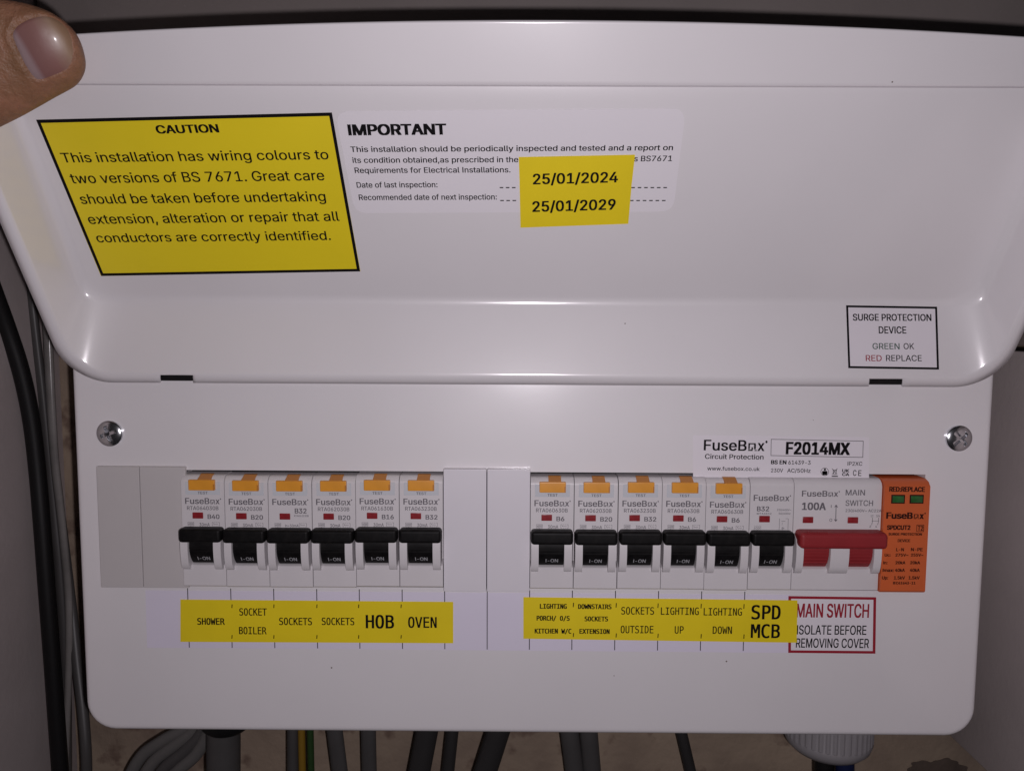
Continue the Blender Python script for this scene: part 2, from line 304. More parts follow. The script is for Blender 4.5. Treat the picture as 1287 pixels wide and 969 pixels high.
    [417,[226,-8,194,-5,169,4,135,31,116,58,110,58,110,0,52,0,52,500,112,500,112,314,116,314,135,340,168,366,193,375,225,378,269,372,308,354,339,326,363,288,379,240,384,186,379,130,364,83,340,45,308,16,269,-2],[216,46,248,51,275,64,295,86,310,115,319,148,322,186,320,223,311,257,296,285,275,306,249,320,216,324,185,320,158,307,138,286,123,258,114,225,111,186,114,147,123,113,138,85,159,64,185,50]],
    [389,[204,-8,156,-2,115,16,81,45,55,84,39,130,34,184,39,239,55,286,81,325,115,354,156,372,204,378,256,371,300,350,334,316,355,272,298,257,285,284,265,305,238,319,204,324,170,319,143,305,122,282,107,254,98,221,95,184,98,148,107,115,122,87,143,65,170,50,204,46,238,51,266,65,287,87,299,115,357,101,335,55,301,21,256,-1]],
    [417,[192,-8,148,-2,110,16,78,45,54,83,39,130,34,186,39,240,54,288,78,326,110,354,148,372,192,378,224,375,249,366,282,340,301,314,305,314,305,500,365,500,365,0,307,0,307,58,301,58,282,31,248,4,223,-5],[201,46,232,50,259,64,279,85,294,113,303,147,306,186,303,225,294,258,280,286,259,307,233,320,201,324,169,320,142,306,121,285,107,257,98,223,95,186,98,148,107,115,122,86,143,64,169,51]],
    [397,[208,-8,158,-2,115,16,80,45,55,83,39,130,34,184,39,238,54,285,79,324,113,353,154,372,202,378,232,375,261,368,289,354,314,335,335,309,351,277,361,238,365,191,365,166,73,166,73,217,332,217,304,199,301,233,293,264,278,289,258,308,233,320,202,324,170,320,144,308,123,289,107,265,97,237,94,207,94,174,98,136,109,104,126,79,148,60,176,49,209,45,249,52,281,71,300,104,359,89,347,62,329,39,306,19,278,4,245,-5]],
    [249,[224,373,224,321,6,321,6,373],[79,0,79,424,83,453,94,478,111,496,133,510,158,518,184,521,218,518,239,512,223,460,211,464,191,466,168,462,152,452,142,435,139,411,139,0]],
    [418,[203,-148,165,-145,132,-137,104,-125,81,-108,63,-89,50,-68,100,-40,119,-65,152,-87,175,-93,203,-96,245,-90,277,-74,299,-46,306,-6,306,67,301,67,282,41,248,15,223,7,192,5,149,10,111,26,79,53,54,89,39,134,34,188,39,242,54,288,78,326,110,354,149,372,193,378,224,375,249,366,283,340,302,313,308,313,308,373,366,373,366,-9,361,-53,344,-88,319,-115,286,-134,247,-144],[201,58,233,62,259,74,280,93,295,119,304,151,307,189,304,227,295,259,280,286,259,307,233,320,201,324,169,320,143,306,122,285,107,258,98,226,95,189,98,152,107,120,122,94,143,74,169,62]],
    [403,[112,223,112,0,52,0,52,500,112,500,112,283,101,283,121,327,149,356,184,372,223,378,259,374,290,362,316,343,335,315,347,280,351,236,351,0,291,0,291,231,285,270,268,299,241,317,206,323,181,321,158,312,139,298,124,278,115,253]],
    [164,[52,0,52,373,112,373,112,0],[82,435,66,438,53,447,44,460,41,475,44,490,53,503,66,512,82,515,98,512,112,503,121,490,124,475,121,460,112,447,98,438]],
    [164,[52,373,112,373,112,-30,109,-61,100,-89,85,-111,64,-127,37,-137,4,-140,-10,-140,-10,-85,2,-85,24,-82,40,-71,49,-53,52,-29],[82,435,66,438,53,447,43,460,40,475,43,490,53,503,66,512,82,515,98,512,112,503,121,490,124,475,121,460,112,447,98,438]],
    [374,[108,134,108,208,118,208,280,373,354,373,181,196,174,196],[52,0,52,500,112,500,112,0],[289,0,145,183,188,225,366,0]],
    [186,[137,-2,99,3,73,20,57,47,52,83,52,500,112,500,112,97,118,61,128,54,144,51,158,52,167,53,178,3,159,-1]],
    [599,[52,0,52,373,110,373,110,290,106,290,116,318,130,340,148,357,169,370,192,377,215,380,253,373,282,355,303,326,315,290,307,290,316,315,331,337,351,355,374,368,401,377,429,380,460,376,489,365,513,348,531,323,543,291,547,251,547,0,487,0,487,249,482,284,464,307,440,320,411,325,388,322,368,314,351,302,339,285,332,265,330,243,330,0,269,0,269,255,264,284,249,306,225,320,196,325,175,322,155,315,137,302,124,284,115,262,112,234,112,0]],
    [403,[112,223,112,0,52,0,52,373,110,373,110,283,101,283,121,327,149,356,184,372,223,378,259,374,290,362,315,343,335,315,347,280,351,236,351,0,291,0,291,231,285,270,268,299,241,317,206,323,181,321,158,312,139,298,124,278,115,253]],
    [408,[204,-8,156,-2,115,16,81,45,55,84,39,130,34,184,39,239,55,286,81,325,115,354,156,372,204,378,252,372,293,354,328,325,353,286,369,239,374,184,369,130,353,84,328,45,293,16,252,-2],[204,46,238,50,266,65,287,87,302,115,311,148,314,184,311,220,302,254,287,282,266,305,238,319,204,324,170,319,143,305,122,282,107,254,98,221,95,184,98,148,107,115,122,87,143,65,170,50]],
    [417,[52,-140,52,373,110,373,110,314,116,314,135,340,168,366,193,375,225,378,269,372,308,354,339,326,363,288,379,240,384,186,379,130,364,83,340,45,308,16,269,-2,226,-8,194,-5,170,4,136,31,116,58,112,58,112,-140],[216,46,248,51,275,64,295,86,310,115,319,148,322,186,320,223,311,257,296,285,275,306,249,320,216,324,185,320,158,307,138,286,123,258,114,225,111,186,114,147,123,113,138,85,159,64,185,50]],
    [417,[365,-140,305,-140,305,58,301,58,282,31,248,4,223,-5,192,-8,148,-2,110,16,78,45,54,83,39,130,34,186,39,240,54,288,78,326,110,354,148,372,192,378,224,375,249,366,282,340,301,314,307,314,307,373,365,373],[201,46,232,50,259,64,279,85,294,113,303,147,306,186,303,225,294,258,280,286,259,307,233,320,201,324,169,320,142,306,121,285,107,257,98,223,95,186,98,148,107,115,122,86,143,64,169,51]],
    [255,[52,0,52,373,110,373,110,315,113,315,128,341,150,361,178,374,209,378,225,378,239,377,239,317,226,319,203,320,179,317,156,309,138,296,124,279,115,257,112,233,112,0]],
    [359,[179,-8,142,-5,110,3,83,18,61,37,45,62,35,93,92,105,103,78,122,59,147,48,178,45,213,49,240,61,258,79,263,101,260,119,250,133,232,145,208,152,147,167,102,183,71,205,52,233,46,269,50,299,64,326,85,348,113,364,146,374,184,378,219,375,249,366,274,352,294,333,308,311,318,285,263,272,254,292,238,310,216,323,184,327,154,323,129,311,112,294,107,272,110,254,122,239,141,228,169,219,226,206,270,190,301,168,319,140,326,105,321,74,307,46,285,24,255,6,220,-4]],
    [223,[200,373,200,321,6,321,6,373],[64,463,124,463,124,96,126,75,134,60,147,52,167,49,182,50,198,53,209,2,189,-3,165,-4,123,2,90,21,70,51,64,91]],
    [403,[179,-5,144,-1,113,11,87,30,68,58,56,93,52,137,52,373,112,373,112,142,117,103,135,74,161,55,197,49,222,52,245,61,264,75,279,95,288,120,291,150,291,373,351,373,351,0,293,0,293,90,302,90,281,46,253,17,218,0]],
    [383,[160,0,17,373,83,373,162,152,184,85,202,20,181,20,199,85,220,152,300,373,365,373,222,0]],
    [557,[135,0,22,373,86,373,131,210,151,134,172,41,162,41,182,132,203,210,248,373,311,373,355,210,375,133,395,41,385,41,406,133,426,210,472,373,535,373,422,0,362,0,313,169,299,221,286,276,272,332,286,332,272,276,258,221,244,169,195,0]],
    [372,[20,0,168,214,168,168,28,373,98,373,145,300,176,249,204,202,172,202,199,249,229,300,277,373,346,373,205,166,205,210,352,0,282,0,227,84,196,134,170,179,201,179,175,134,146,84,90,0]],
    [383,[47,-136,60,-84,70,-86,102,-87,116,-82,128,-73,139,-57,148,-35,160,-1,17,373,83,373,162,152,184,85,202,20,181,20,199,85,220,152,300,373,365,373,201,-57,173,-105,156,-122,137,-133,115,-140,90,-143,63,-141]],
    [374,[41,0,41,45,250,314,250,317,47,317,47,373,327,373,327,325,124,59,124,55,333,55,333,0]],
    [445,[51,147,54,185,65,214,81,236,101,251,124,259,149,262,172,259,194,251,242,217,270,195,294,189,312,192,327,204,336,223,339,248,393,248,390,211,380,182,364,160,343,145,320,137,296,134,272,137,250,145,203,179,174,201,151,207,133,203,119,193,109,175,106,147]]]
MONO = "ABCDEGHIKLMNOPRSTUVWX/"
MONO_OUTLINES = [
    [413,[206,440,135,185,278,185],[165,500,247,500,401,0,331,0,294,130,119,130,82,0,12,0]],
    [413,[124,239,124,56,204,56,254,61,288,76,307,103,313,144,306,186,286,216,252,233,204,239],[124,444,124,294,202,294,244,298,273,312,290,337,295,373,290,406,273,428,245,440,202,444],[56,500,204,500,272,492,322,467,353,427,363,373,358,332,341,301,314,279,276,268,320,253,353,226,374,186,381,137,370,78,336,35,281,9,204,0,56,0]],
    [413,[359,18,306,-3,249,-10,190,-2,140,21,100,58,60,140,47,249,60,359,100,441,140,479,190,501,249,509,306,502,359,482,359,412,334,430,306,443,278,451,249,454,191,441,150,403,125,339,117,249,125,160,150,96,191,58,249,45,278,48,307,56,334,69,359,87]],
    [413,[146,56,219,66,265,98,291,157,299,249,291,343,265,402,219,434,146,444,114,444,114,56],[147,500,217,493,273,473,316,439,357,361,370,249,357,138,316,61,273,27,217,7,147,0,46,0,46,500]],
    [413,[66,500,363,500,363,443,134,443,134,295,353,295,353,238,134,238,134,57,369,57,369,0,66,0]],
    [413,[370,41,341,19,309,3,273,-6,235,-10,176,-2,127,21,87,58,47,140,34,249,48,359,88,441,128,479,178,501,237,509,268,507,297,500,325,489,353,473,353,404,325,426,297,442,268,451,237,454,179,441,138,403,113,339,105,249,113,159,137,95,177,58,235,45,274,50,305,67,305,201,232,201,232,257,370,257]],
    [413,[46,500,114,500,114,295,299,295,299,500,367,500,367,0,299,0,299,238,114,238,114,0,46,0]],
    [413,[67,500,345,500,345,443,240,443,240,57,345,57,345,0,67,0,67,57,172,57,172,443,67,443]],
    [413,[46,500,114,500,114,278,325,500,405,500,210,296,410,0,329,0,165,251,114,196,114,0,46,0]],
    [413,[72,500,140,500,140,57,381,57,381,0,72,0]],
    [413,[29,500,119,500,206,245,293,500,383,500,383,0,321,0,321,442,232,178,181,178,91,442,91,0,29,0]],
    [413,[47,500,132,500,301,88,301,500,366,500,366,0,281,0,112,412,112,0,47,0]],
    [413,[303,249,297,344,280,407,251,442,206,454,162,442,132,407,115,344,110,249,115,155,132,92,162,57,206,45,251,57,280,92,297,155],[374,249,363,135,332,55,300,19,258,-3,206,-10,155,-3,113,19,80,54,49,135,39,249,50,364,81,445,113,480,155,502,206,509,258,502,300,480,332,445,363,364]],
    [413,[134,444,134,257,212,257,254,263,285,281,305,311,311,351,305,390,285,420,254,438,212,444],[66,500,212,500,286,490,339,462,371,415,382,351,371,286,339,239,286,210,212,201,134,201,134,0,66,0]],
    [413,[255,236,279,226,299,211,320,183,345,137,413,0,340,0,281,126,256,171,234,196,211,207,181,211,116,211,116,0,48,0,48,500,187,500,260,491,313,463,346,417,357,355,351,310,330,274,298,249],[116,444,116,267,190,267,232,272,262,289,280,316,286,355,280,393,261,421,230,439,187,444]],
    [413,[339,483,339,414,277,444,246,452,215,454,172,449,139,432,118,406,111,372,116,343,129,321,156,305,198,292,233,284,294,263,336,232,360,191,368,137,357,74,324,28,269,0,195,-10,124,-2,53,20,53,92,90,71,126,57,160,48,195,45,240,51,275,68,296,96,303,132,298,165,283,190,257,207,215,220,179,228,119,248,78,276,54,313,47,361,58,422,92,469,144,499,211,509,272,503]],
    [413,[16,500,397,500,397,443,241,443,241,0,173,0,173,443,16,443]],
    [413,[49,192,49,500,117,500,117,161,119,109,126,85,139,68,157,55,180,48,206,45,233,48,256,55,273,68,287,85,294,109,296,160,296,500,363,500,363,192,361,126,354,83,341,53,321,29,297,12,270,0,240,-7,206,-10,173,-7,143,0,116,12,92,29,72,53,59,83,52,127]],
    [413,[206,57,324,500,394,500,247,0,165,0,19,500,89,500]],
    [413,[0,500,66,500,114,94,171,363,241,363,299,93,347,500,413,500,338,0,274,0,206,297,139,0,75,0]],
    [413,[29,500,101,500,211,311,323,500,396,500,246,265,407,0,334,0,211,215,79,0,6,0,173,265]],
    [413,[298,500,361,500,98,-64,34,-64]]]
def glyph_table(chars, rows, space):
    """outlines may overlap themselves, so triangles are kept where the outlines wind round them"""
    tab = {' ': (space, [], [])}
    for ch, row in zip(chars, rows):
        loops = [[(lp_[k], lp_[k + 1]) for k in range(0, len(lp_), 2)] for lp_ in row[1:]]
        P = [Vector(p) for lp_ in loops for p in lp_]; E_ = []; b = 0
        for lp_ in loops:
            E_ += [(b + k, b + (k + 1) % len(lp_)) for k in range(len(lp_))]; b += len(lp_)
        vs, _, fs, *_r = delaunay_2d_cdt(P, E_, [], 0, 0.01)
        out = []
        for q in fs:
            cx = sum(vs[i].x for i in q) / 3; cy = sum(vs[i].y for i in q) / 3; wind = 0
            for lp_ in loops:
                for k in range(len(lp_)):
                    (x0, y0), (x1, y1) = lp_[k - 1], lp_[k]
                    if (y0 <= cy) != (y1 <= cy) and x0 + (cy - y0) * (x1 - x0) / (y1 - y0) > cx: wind += 1 if y1 > y0 else -1
            if wind:
                a, b2, c = (vs[i] for i in q)
                out += list(q) if (b2 - a).cross(c - a) > 0 else list(q)[::-1]
        tab[ch] = (row[0], [c for v in vs for c in (v.x, v.y)], out)
    return tab
SANS_OUTLINES[SANS.index('I')] = [190, [62, 0, 128, 0, 128, 500, 62, 500]]      # plain stroke
GLYPH = {'s': glyph_table(SANS, SANS_OUTLINES, 185), 'm': glyph_table(MONO, MONO_OUTLINES, 413)}
def layout(sx, face='s'):
    V = []; f = []; n = 0; x = 0.0
    for c in sx:
        adv, v, t = GLYPH[face][c]
        if v:
            g = np.array(v, float).reshape(-1, 2) / 500; g[:, 0] += x; V.append(g)
            f += [(t[k] + n, t[k + 1] + n, t[k + 2] + n) for k in range(0, len(t), 3)]; n += len(g)
        x += adv / 500
    return np.vstack(V), f
def glyphs(sx, bold=0.0, mono=False):
    """2-D verts (x from 0 to 1 over the line, y = 1 at capital height, third column = copy) and faces"""
    v, f = layout(sx, 'm' if mono else 's')
    v[:, 0] -= v[:, 0].min()
    b = (bold + 0.009) * 2.0
    if b > 0.002:
        V = []; F = []; n = len(v)
        for k, (dx, dy) in enumerate(((-b, -b * 0.4), (b, -b * 0.4), (b, b * 0.4), (-b, b * 0.4), (0, 0))):
            V.append(np.c_[v[:, 0] + dx, v[:, 1] * (1 - b * 0.8) + b * 0.4 + dy, np.full(n, k)]); F += [tuple(i + k * n for i in q) for q in f]
        v = np.vstack(V); f = F
    else: v = np.c_[v, np.zeros(len(v))]
    v[:, 0] -= v[:, 0].min(); v[:, 0] /= v[:, 0].max()
    return v, f
def logo(hb=0.008):
    """the maker's name with its square letter o"""
    V = []; F = []; n = 0
    def put(g, q, x0, x1):
        nonlocal n
        g = g.copy(); g[:, 0] = x0 + g[:, 0] * (x1 - x0); V.append(g); F.extend(tuple(j + n for j in p) for p in q); n += len(g)
    put(*glyphs('FuseB', hb), 0, 0.675)
    def r(x0, x1, y0, y1): put(np.array([(0, y0, 0), (1, y0, 0), (1, y1, 0), (0, y1, 0)], float), [(0, 1, 2, 3)], x0, x1)
    r(0.70, 0.815, 0.62, 0.73); r(0.79, 0.82, 0.16, 0.62); r(0.70, 0.725, 0.16, 0.62)
    r(0.70, 0.77, 0.0, 0.12); r(0.80, 0.835, 0.0, 0.10); r(0.75, 0.775, 0.12, 0.34)
    put(*glyphs('x', hb), 0.845, 0.955)
    a = np.linspace(0, 2 * math.pi, 9)[:-1]
    put(np.c_[0.5 + 0.5 * np.cos(a), 0.86 + 0.13 * np.sin(a), 0 * a], [tuple(range(8))], 0.965, 1.0)
    return np.vstack(V), F
LOGO = logo(); LOGO_BOLD = logo(0.03)

class Plane:
    def __init__(s, p0, ez, n):
        s.p0 = np.array(p0, float); s.n = np.array(n, float); s.ez = np.array(ez, float); s.ex = np.array([1.0, 0, 0])
    def at(s, px, py): return hit(px, py, s.p0, s.n)
def text(mb, pl, sx, xl, yl, xr, yr, cap, bold=0.0, mono=False, off=0.2):
    v, f = (LOGO_BOLD if bold > 0.02 else LOGO) if sx == 'LOGO' else glyphs(sx, bold, mono)
    L = pl.at(xl, yl); Rr = pl.at(xr, yr); d = Rr - L; wd = np.linalg.norm(d); d /= wd
    up = np.cross(pl.n, d); up = -up if up @ pl.ez < 0 else up
    mx, my = (xl + xr) / 2, (yl + yr) / 2
    ch = (pl.at(mx, my - cap) - pl.at(mx, my)) @ up
    mb.add([L + d * (a * wd) + up * (b * ch) + pl.n * (off + 0.004 * k) for a, b, k in v], f); return mb
def zt(mb, pl, sc, ox, oy, sx, x0, x1, top, base, bold=0.0, mono=False, off=0.2, slope=0.007):
    xl, xr = ox + x0 / sc, ox + x1 / sc; yb = oy + base / sc; cap = (base - top) / sc
    dy = slope * (xr - xl) / 2
    return text(mb, pl, sx, xl, yb - dy, xr, yb + dy, cap, bold, mono, off)
def stroke(mb, pl, pts, wd, off=0.2, closed=False):
    """a printed line of width wd mm through points of the plane"""
    P = [np.array(p, float) for p in pts]; n = len(P)
    if closed:
        A = []; B = []
        for i in range(n):
            d0 = P[i] - P[i - 1]; d1 = P[(i + 1) % n] - P[i]; d0 /= np.linalg.norm(d0); d1 /= np.linalg.norm(d1)
            n0 = np.cross(pl.n, d0); n1 = np.cross(pl.n, d1); b = n0 + n1; b /= (b @ n0)
            A.append(P[i] + b * wd / 2 + pl.n * off); B.append(P[i] - b * wd / 2 + pl.n * off)
        mb.add(A + B, [(i, (i + 1) % n, (i + 1) % n + n, i + n) for i in range(n)]); return mb
    for k, (a, b) in enumerate(zip(P[:-1], P[1:])):
        d = (b - a) / np.linalg.norm(b - a); s_ = np.cross(pl.n, d) * wd / 2
        q = [x + pl.n * (off + 0.004 * (k % 2)) for x in (a - s_, b - s_, b + s_, a + s_)]
        if np.cross(q[1] - q[0], q[2] - q[0]) @ pl.n < 0: q = q[::-1]
        mb.add(q, [(0, 1, 2, 3)])
    return mb

# ================================================================== THE SETTING
WALL = 95.0
struct(MB().box(-330, 330, WALL, WALL + 40, -420, 420).build('wall_back', 'plaster', org=(0, WALL, -420)))
_wall = bpy.data.objects['wall_back']
for (cx, cy, rx, ry) in ((1176, 966, 32, 14),):
    c_ = at(cx, cy, WALL); k_ = []
    f1, f2, f3 = (random.uniform(0, 6.28) for _ in range(3))
    for i in range(60):
        a = 2 * math.pi * i / 60; q_ = 1 + 0.2 * math.sin(2 * a + f1) + 0.12 * math.sin(5 * a + f2) + 0.06 * math.sin(13 * a + f3)
        k_.append(at(cx + rx * q_ * math.cos(a), cy + ry * q_ * math.sin(a), WALL))
    o_ = MB().quad(k_, (0, -1, 0), 0.25).build('damp_patch', 'stain' if cx > 1000 else 'stain2', _wall, (0, WALL, -420))
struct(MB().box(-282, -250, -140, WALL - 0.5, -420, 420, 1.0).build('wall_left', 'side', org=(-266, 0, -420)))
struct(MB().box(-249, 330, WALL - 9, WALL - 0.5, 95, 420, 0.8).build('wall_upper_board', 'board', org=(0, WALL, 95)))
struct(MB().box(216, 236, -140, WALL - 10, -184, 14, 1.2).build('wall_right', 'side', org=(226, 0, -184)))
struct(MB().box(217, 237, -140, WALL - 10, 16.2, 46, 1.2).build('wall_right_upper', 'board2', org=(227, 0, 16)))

# ================================================================== CONSUMER UNIT
HW = 189.8; ZB = -149.5
unit = thing('consumer_unit', (0, 50, ZB), 'white metal consumer unit with its lid held open above a row of switches', 'fuse box')
UO = (0, 50, ZB)
MX = -9.19                                    # middle of the row of nineteen module widths
def mod_x(k): return (k - 9.5) * 18.0 + MX
SX0, SX1, SZ0, SZ1 = mod_x(0) + 3, mod_x(19) + 1.4, -85.6, -36.2

def round_rect(x0, x1, z0, z1, rb, rt, n=9):
    P = []
    for cx, cz, r, a0 in ((x1 - rt, z1 - rt, rt, 0), (x0 + rt, z1 - rt, rt, 90), (x0 + rb, z0 + rb, rb, 180), (x1 - rb, z0 + rb, rb, 270)):
        for k in range(n):
            a = R_(a0 + 90 * k / (n - 1)); P.append((cx + r * math.cos(a), cz + r * math.sin(a)))
    return P
def build_cover():
    loops = [(0, 24.0)]
    rr = 2.2
    for k in range(6):
        a = R_(90 * k / 5); loops.append((rr * (1 - math.cos(a)), rr * (1 - math.sin(a))))
    loops.append((3.2, 0.0)); v = []; f = []; n = 36
    for ins, y in loops:
        v += [(x, y, z) for x, z in round_rect(-HW + ins, HW - ins, ZB + ins, 14.0 - ins, 12.5 - ins, 4.2 - ins)]
    for i in range(len(loops) - 1):
        for k in range(n):
            f.append((i * n + k, i * n + (k + 1) % n, (i + 1) * n + (k + 1) % n, (i + 1) * n + k))
    bm = bmesh.new()
    bv = [bm.verts.new(p) for p in v]
    for q in f: bm.faces.new([bv[i] for i in q])
    last = bv[-n:]
    edges = [bm.edges.get((last[k], last[(k + 1) % n])) for k in range(n)]
    slot = [bm.verts.new((x, 0, z)) for x, z in ((SX0, SZ0), (SX1, SZ0), (SX1, SZ1), (SX0, SZ1))]
    edges += [bm.edges.new((slot[k], slot[(k + 1) % 4])) for k in range(4)]
    bmesh.ops.triangle_fill(bm, use_beauty=True, use_dissolve=False, edges=edges)
    back = [bm.verts.new((s_.co.x, 9.0, s_.co.z)) for s_ in slot]
    for k in range(4): bm.faces.new((slot[k], slot[(k + 1) % 4], back[(k + 1) % 4], back[k]))
    bmesh.ops.recalc_face_normals(bm, faces=list(bm.faces))
    bm.verts.index_update()
    # make the big face look towards the viewer
    mb = MB().add([x.co for x in bm.verts], [[x.index for x in q.verts] for q in bm.faces]); bm.free()
    return mb
cover = build_cover().build('front_cover', 'paint', unit, UO)
BW, BB = HW - 4.5, ZB + 5.0
side_prof = [(1.8, BB), (WALL - 0.3, BB), (WALL - 0.3, 72), (48, 72), (22, 12), (2.2, 11)]
body = MB().prism(side_prof, -BW, -BW + 1.4).prism(side_prof, BW - 1.4, BW)
body.box(-BW + 1.4, BW - 1.4, 3, WALL - 0.3, BB, BB + 1.4).box(-BW + 1.4, BW - 1.4, WALL - 1.8, WALL - 0.3, BB + 1.4, 72)
body.prism([(48, 72), (WALL - 1.8, 72), (WALL - 1.8, 70.5), (49, 70.5), (23, 10.6), (22, 12)], -BW + 1.4, BW - 1.4)
body.build('enclosure', 'paint', unit, UO)
MB().box(SX0 - 3, SX1 + 3, 11, 13, -40.2, -28).build('gap_shade_strip', 'cblack', unit, UO)  # added black strip, stands in for the dark interior seen above the modules
MB().box(SX0 - 4, SX1 + 4, 34, 36, -78, -43).build('din_rail', 'steel', unit, UO)

# --- screws of the cover
def screw(px, py, ang):
    c = at(px, py, 0); r0 = 5.3; v = []; f = []; nr, ns = 44, 160
    for i in range(nr + 1):
        r = r0 * (i / nr)
        for k in range(ns):
            a = 2 * math.pi * k / ns; x, z = r * math.cos(a), r * math.sin(a)
            h = 0.5 + 1.9 * math.sqrt(max(0, 1 - (r / (r0 * 1.06)) ** 2))
            xa, za = x * math.cos(ang) + z * math.sin(ang), -x * math.sin(ang) + z * math.cos(ang)
            arm = max(0.0, min(1.0, (0.78 - min(abs(xa), abs(za))) / 0.22)) * max(0.0, min(1.0, (3.5 - r) / 0.3))
            v.append((c[0] + x, -h + 1.5 * arm * (1 - 0.35 * r / 3.5), c[2] + z))
    for k in range(ns): v.append((c[0] + r0 * math.cos(2 * math.pi * k / ns), -0.02, c[2] + r0 * math.sin(2 * math.pi * k / ns)))
    for i in range(nr + 1):
        for k in range(ns): f.append((i * ns + k, i * ns + (k + 1) % ns, (i + 1) * ns + (k + 1) % ns, (i + 1) * ns + k))
    return MB().add(v, f).build('screw', 'steel', unit, UO, smooth=32)
screw(139, 544.5, 0.35); screw(1204, 550.5, 0.75)

# --- lid: a pressed tray hinged on the top edge of the cover, its free edge leaning towards the viewer
TAU = R_(32.6)
LU = np.array([0, -math.sin(TAU), math.cos(TAU)]); LN = np.array([0, -math.cos(TAU), -math.sin(TAU)])
LP0 = np.array([0, -1.4, 0.2]); DEP = 21.3; CREASE = 112.4; LIPB = R_(6.0)
def lid_pt(x, s, h):
    if s > CREASE:
        t = s - CREASE
        ls = CREASE + t * math.cos(LIPB) ; h = h - t * math.sin(LIPB); s = ls
    p = LP0 + LU * s + LN * h
    return np.array([x, p[1], p[2]])
def lip_len(x): return 20.7 - 4.4 * ((x - 3) / 155.0) ** 2 if abs(x) < 168 else 15.5 - (abs(x) - 168) * 0.10
def step(d):
    return float(np.interp(d, [-7.0, -3.5, -0.3, -0.05, 0.25, 0.45, 1.1], [0.0, -0.2, -0.75, -1.7, -1.7, 0.1, 0.45]))
def lip_roll(q): return -0.35 * max(0.0, (q - 0.975) / 0.025) ** 2
def prof(fl, vc, D, dep, r1, r2, n=7):
    th = math.atan2(dep, vc - fl); out = [(0.0, 0.0)]
    t1 = r1 * math.tan(th / 2)
    for k in range(n):
        a = th * k / (n - 1); out.append((fl - t1 + r1 * math.sin(a), -r1 * (1 - math.cos(a))))
    t2 = r2 * math.tan(th / 2)
    for k in range(n):
        a = th * (1 - k / (n - 1)); out.append((vc + t2 - r2 * math.sin(a), -dep + r2 * (1 - math.cos(a))))
    out.append((D, -dep)); return out
def build_lid():
    RC = 18.0; cols = []       # each column: rim point, inner point, profile numbers
    fr = [0.09, 0.18, 0.4, 0.7, 0.9, 0.96, 0.975, 1.0]
    tops = [('lip', q) for q in reversed(fr)] + [('s', CREASE + 1.1), ('s', CREASE + 0.45), ('s', CREASE + 0.25), ('s', CREASE - 0.05), ('s', CREASE - 0.3), ('s', CREASE - 3.5), ('s', CREASE - 7.0), ('s', 101), ('s', 96), ('s', 90), ('s', 84)]
    low = [84 - (84 - 18) * k / 9 for k in range(1, 10)]
    slots = []
    for a, b in ((200.5, 242), (1094.5, 1137)):
        slots.append((hit(a, 478, LP0, LN)[0], hit(b, 478, LP0, LN)[0]))
    def depth_at(s):
        t = min(1, max(0, (s - 92) / 26.0)); t = t * t * (3 - 2 * t); return DEP - (DEP - 5.5) * t
    side = []
    for kind, q in tops + [('s', z) for z in low]:
        side.append((kind, q))
    def side_col(sg, kind, q):
        sa = CREASE + q * lip_len(sg * 187) if kind == 'lip' else q
        sb = CREASE + q * lip_len(sg * 176) if kind == 'lip' else (q if q >= 84 else 84 - (84 - q) * (84 - 48) / (84 - 18))
        return ((sg * HW, sa), (sg * (HW - 14), sb), 0.0)
    for k_, q in side: cols.append(side_col(-1, k_, q))
    na = 14
    for k in range(1, na):
        a = R_(180 + 90 * k / na); w_ = k / na
        cols.append(((-HW + RC + RC * math.cos(a), RC + RC * math.sin(a)), (-HW + 14 + 12 + 12 * math.cos(a), 48 + 12 * math.sin(a)), w_))
    xs = [-HW + RC + (2 * HW - 2 * RC) * k / 60 for k in range(61)]
    for a, b in slots: xs += [a, b]
    xs = sorted(xs); xs = [x for i, x in enumerate(xs) if i == 0 or x - xs[i - 1] > 1.0 or any(abs(x - e) < 1e-6 for p in slots for e in p)]
    xi0, xi1 = -HW + 26, HW - 26
    for x in xs:
        u = (x - xs[0]) / (xs[-1] - xs[0]); cols.append(((x, 0.0), (xi0 + u * (xi1 - xi0), 36.0), 1.0))
    for k in range(na - 1, 0, -1):
        a = R_(180 + 90 * k / na); w_ = k / na
        cols.append(((HW - RC - RC * math.cos(a), RC + RC * math.sin(a)), (HW - 26 - 12 * math.cos(a), 48 + 12 * math.sin(a)), w_))
    for k_, q in reversed(side): cols.append(side_col(1, k_, q))
    mb = MB(); n = 0; rows = None; v = []
    for rim, inn, w_ in cols:
        w_ = w_ * w_ * (3 - 2 * w_)
        fl = 4.4 * (1 - w_) + 3.9 * w_; vc = 7.2 * (1 - w_) + 27.2 * w_; D = 14 * (1 - w_) + 36 * w_
        dep = DEP if w_ > 0 else depth_at(min(rim[1], 118))
        pr = prof(fl, vc, D, dep, 2.2 + 1.6 * w_, 4.2 + 2.0 * w_)
        rows = len(pr)
        for a, h in pr:
            t = a / D; x = rim[0] + (inn[0] - rim[0]) * t; s_ = rim[1] + (inn[1] - rim[1]) * t
            hh = h - (DEP - dep)
            g = -step(s_ - CREASE)
            v.append(lid_pt(x, s_, hh - g + lip_roll((s_ - CREASE) / lip_len(x))))
    f = []
    for i in range(len(cols) - 1):
        for j in range(rows - 1):
            x0, x1 = cols[i][0][0], cols[i + 1][0][0]
            if cols[i][2] == 1.0 and j < 4 and any(a - 1e-6 <= x0 and x1 <= b + 1e-6 for a, b in slots): continue
            f.append((i * rows + j, (i + 1) * rows + j, (i + 1) * rows + j + 1, i * rows + j + 1))
    # floor and lip between the two inner side lines
    ns = len(tops); N = len(cols)
    inner = [i * rows + rows - 1 for i in range(N)]
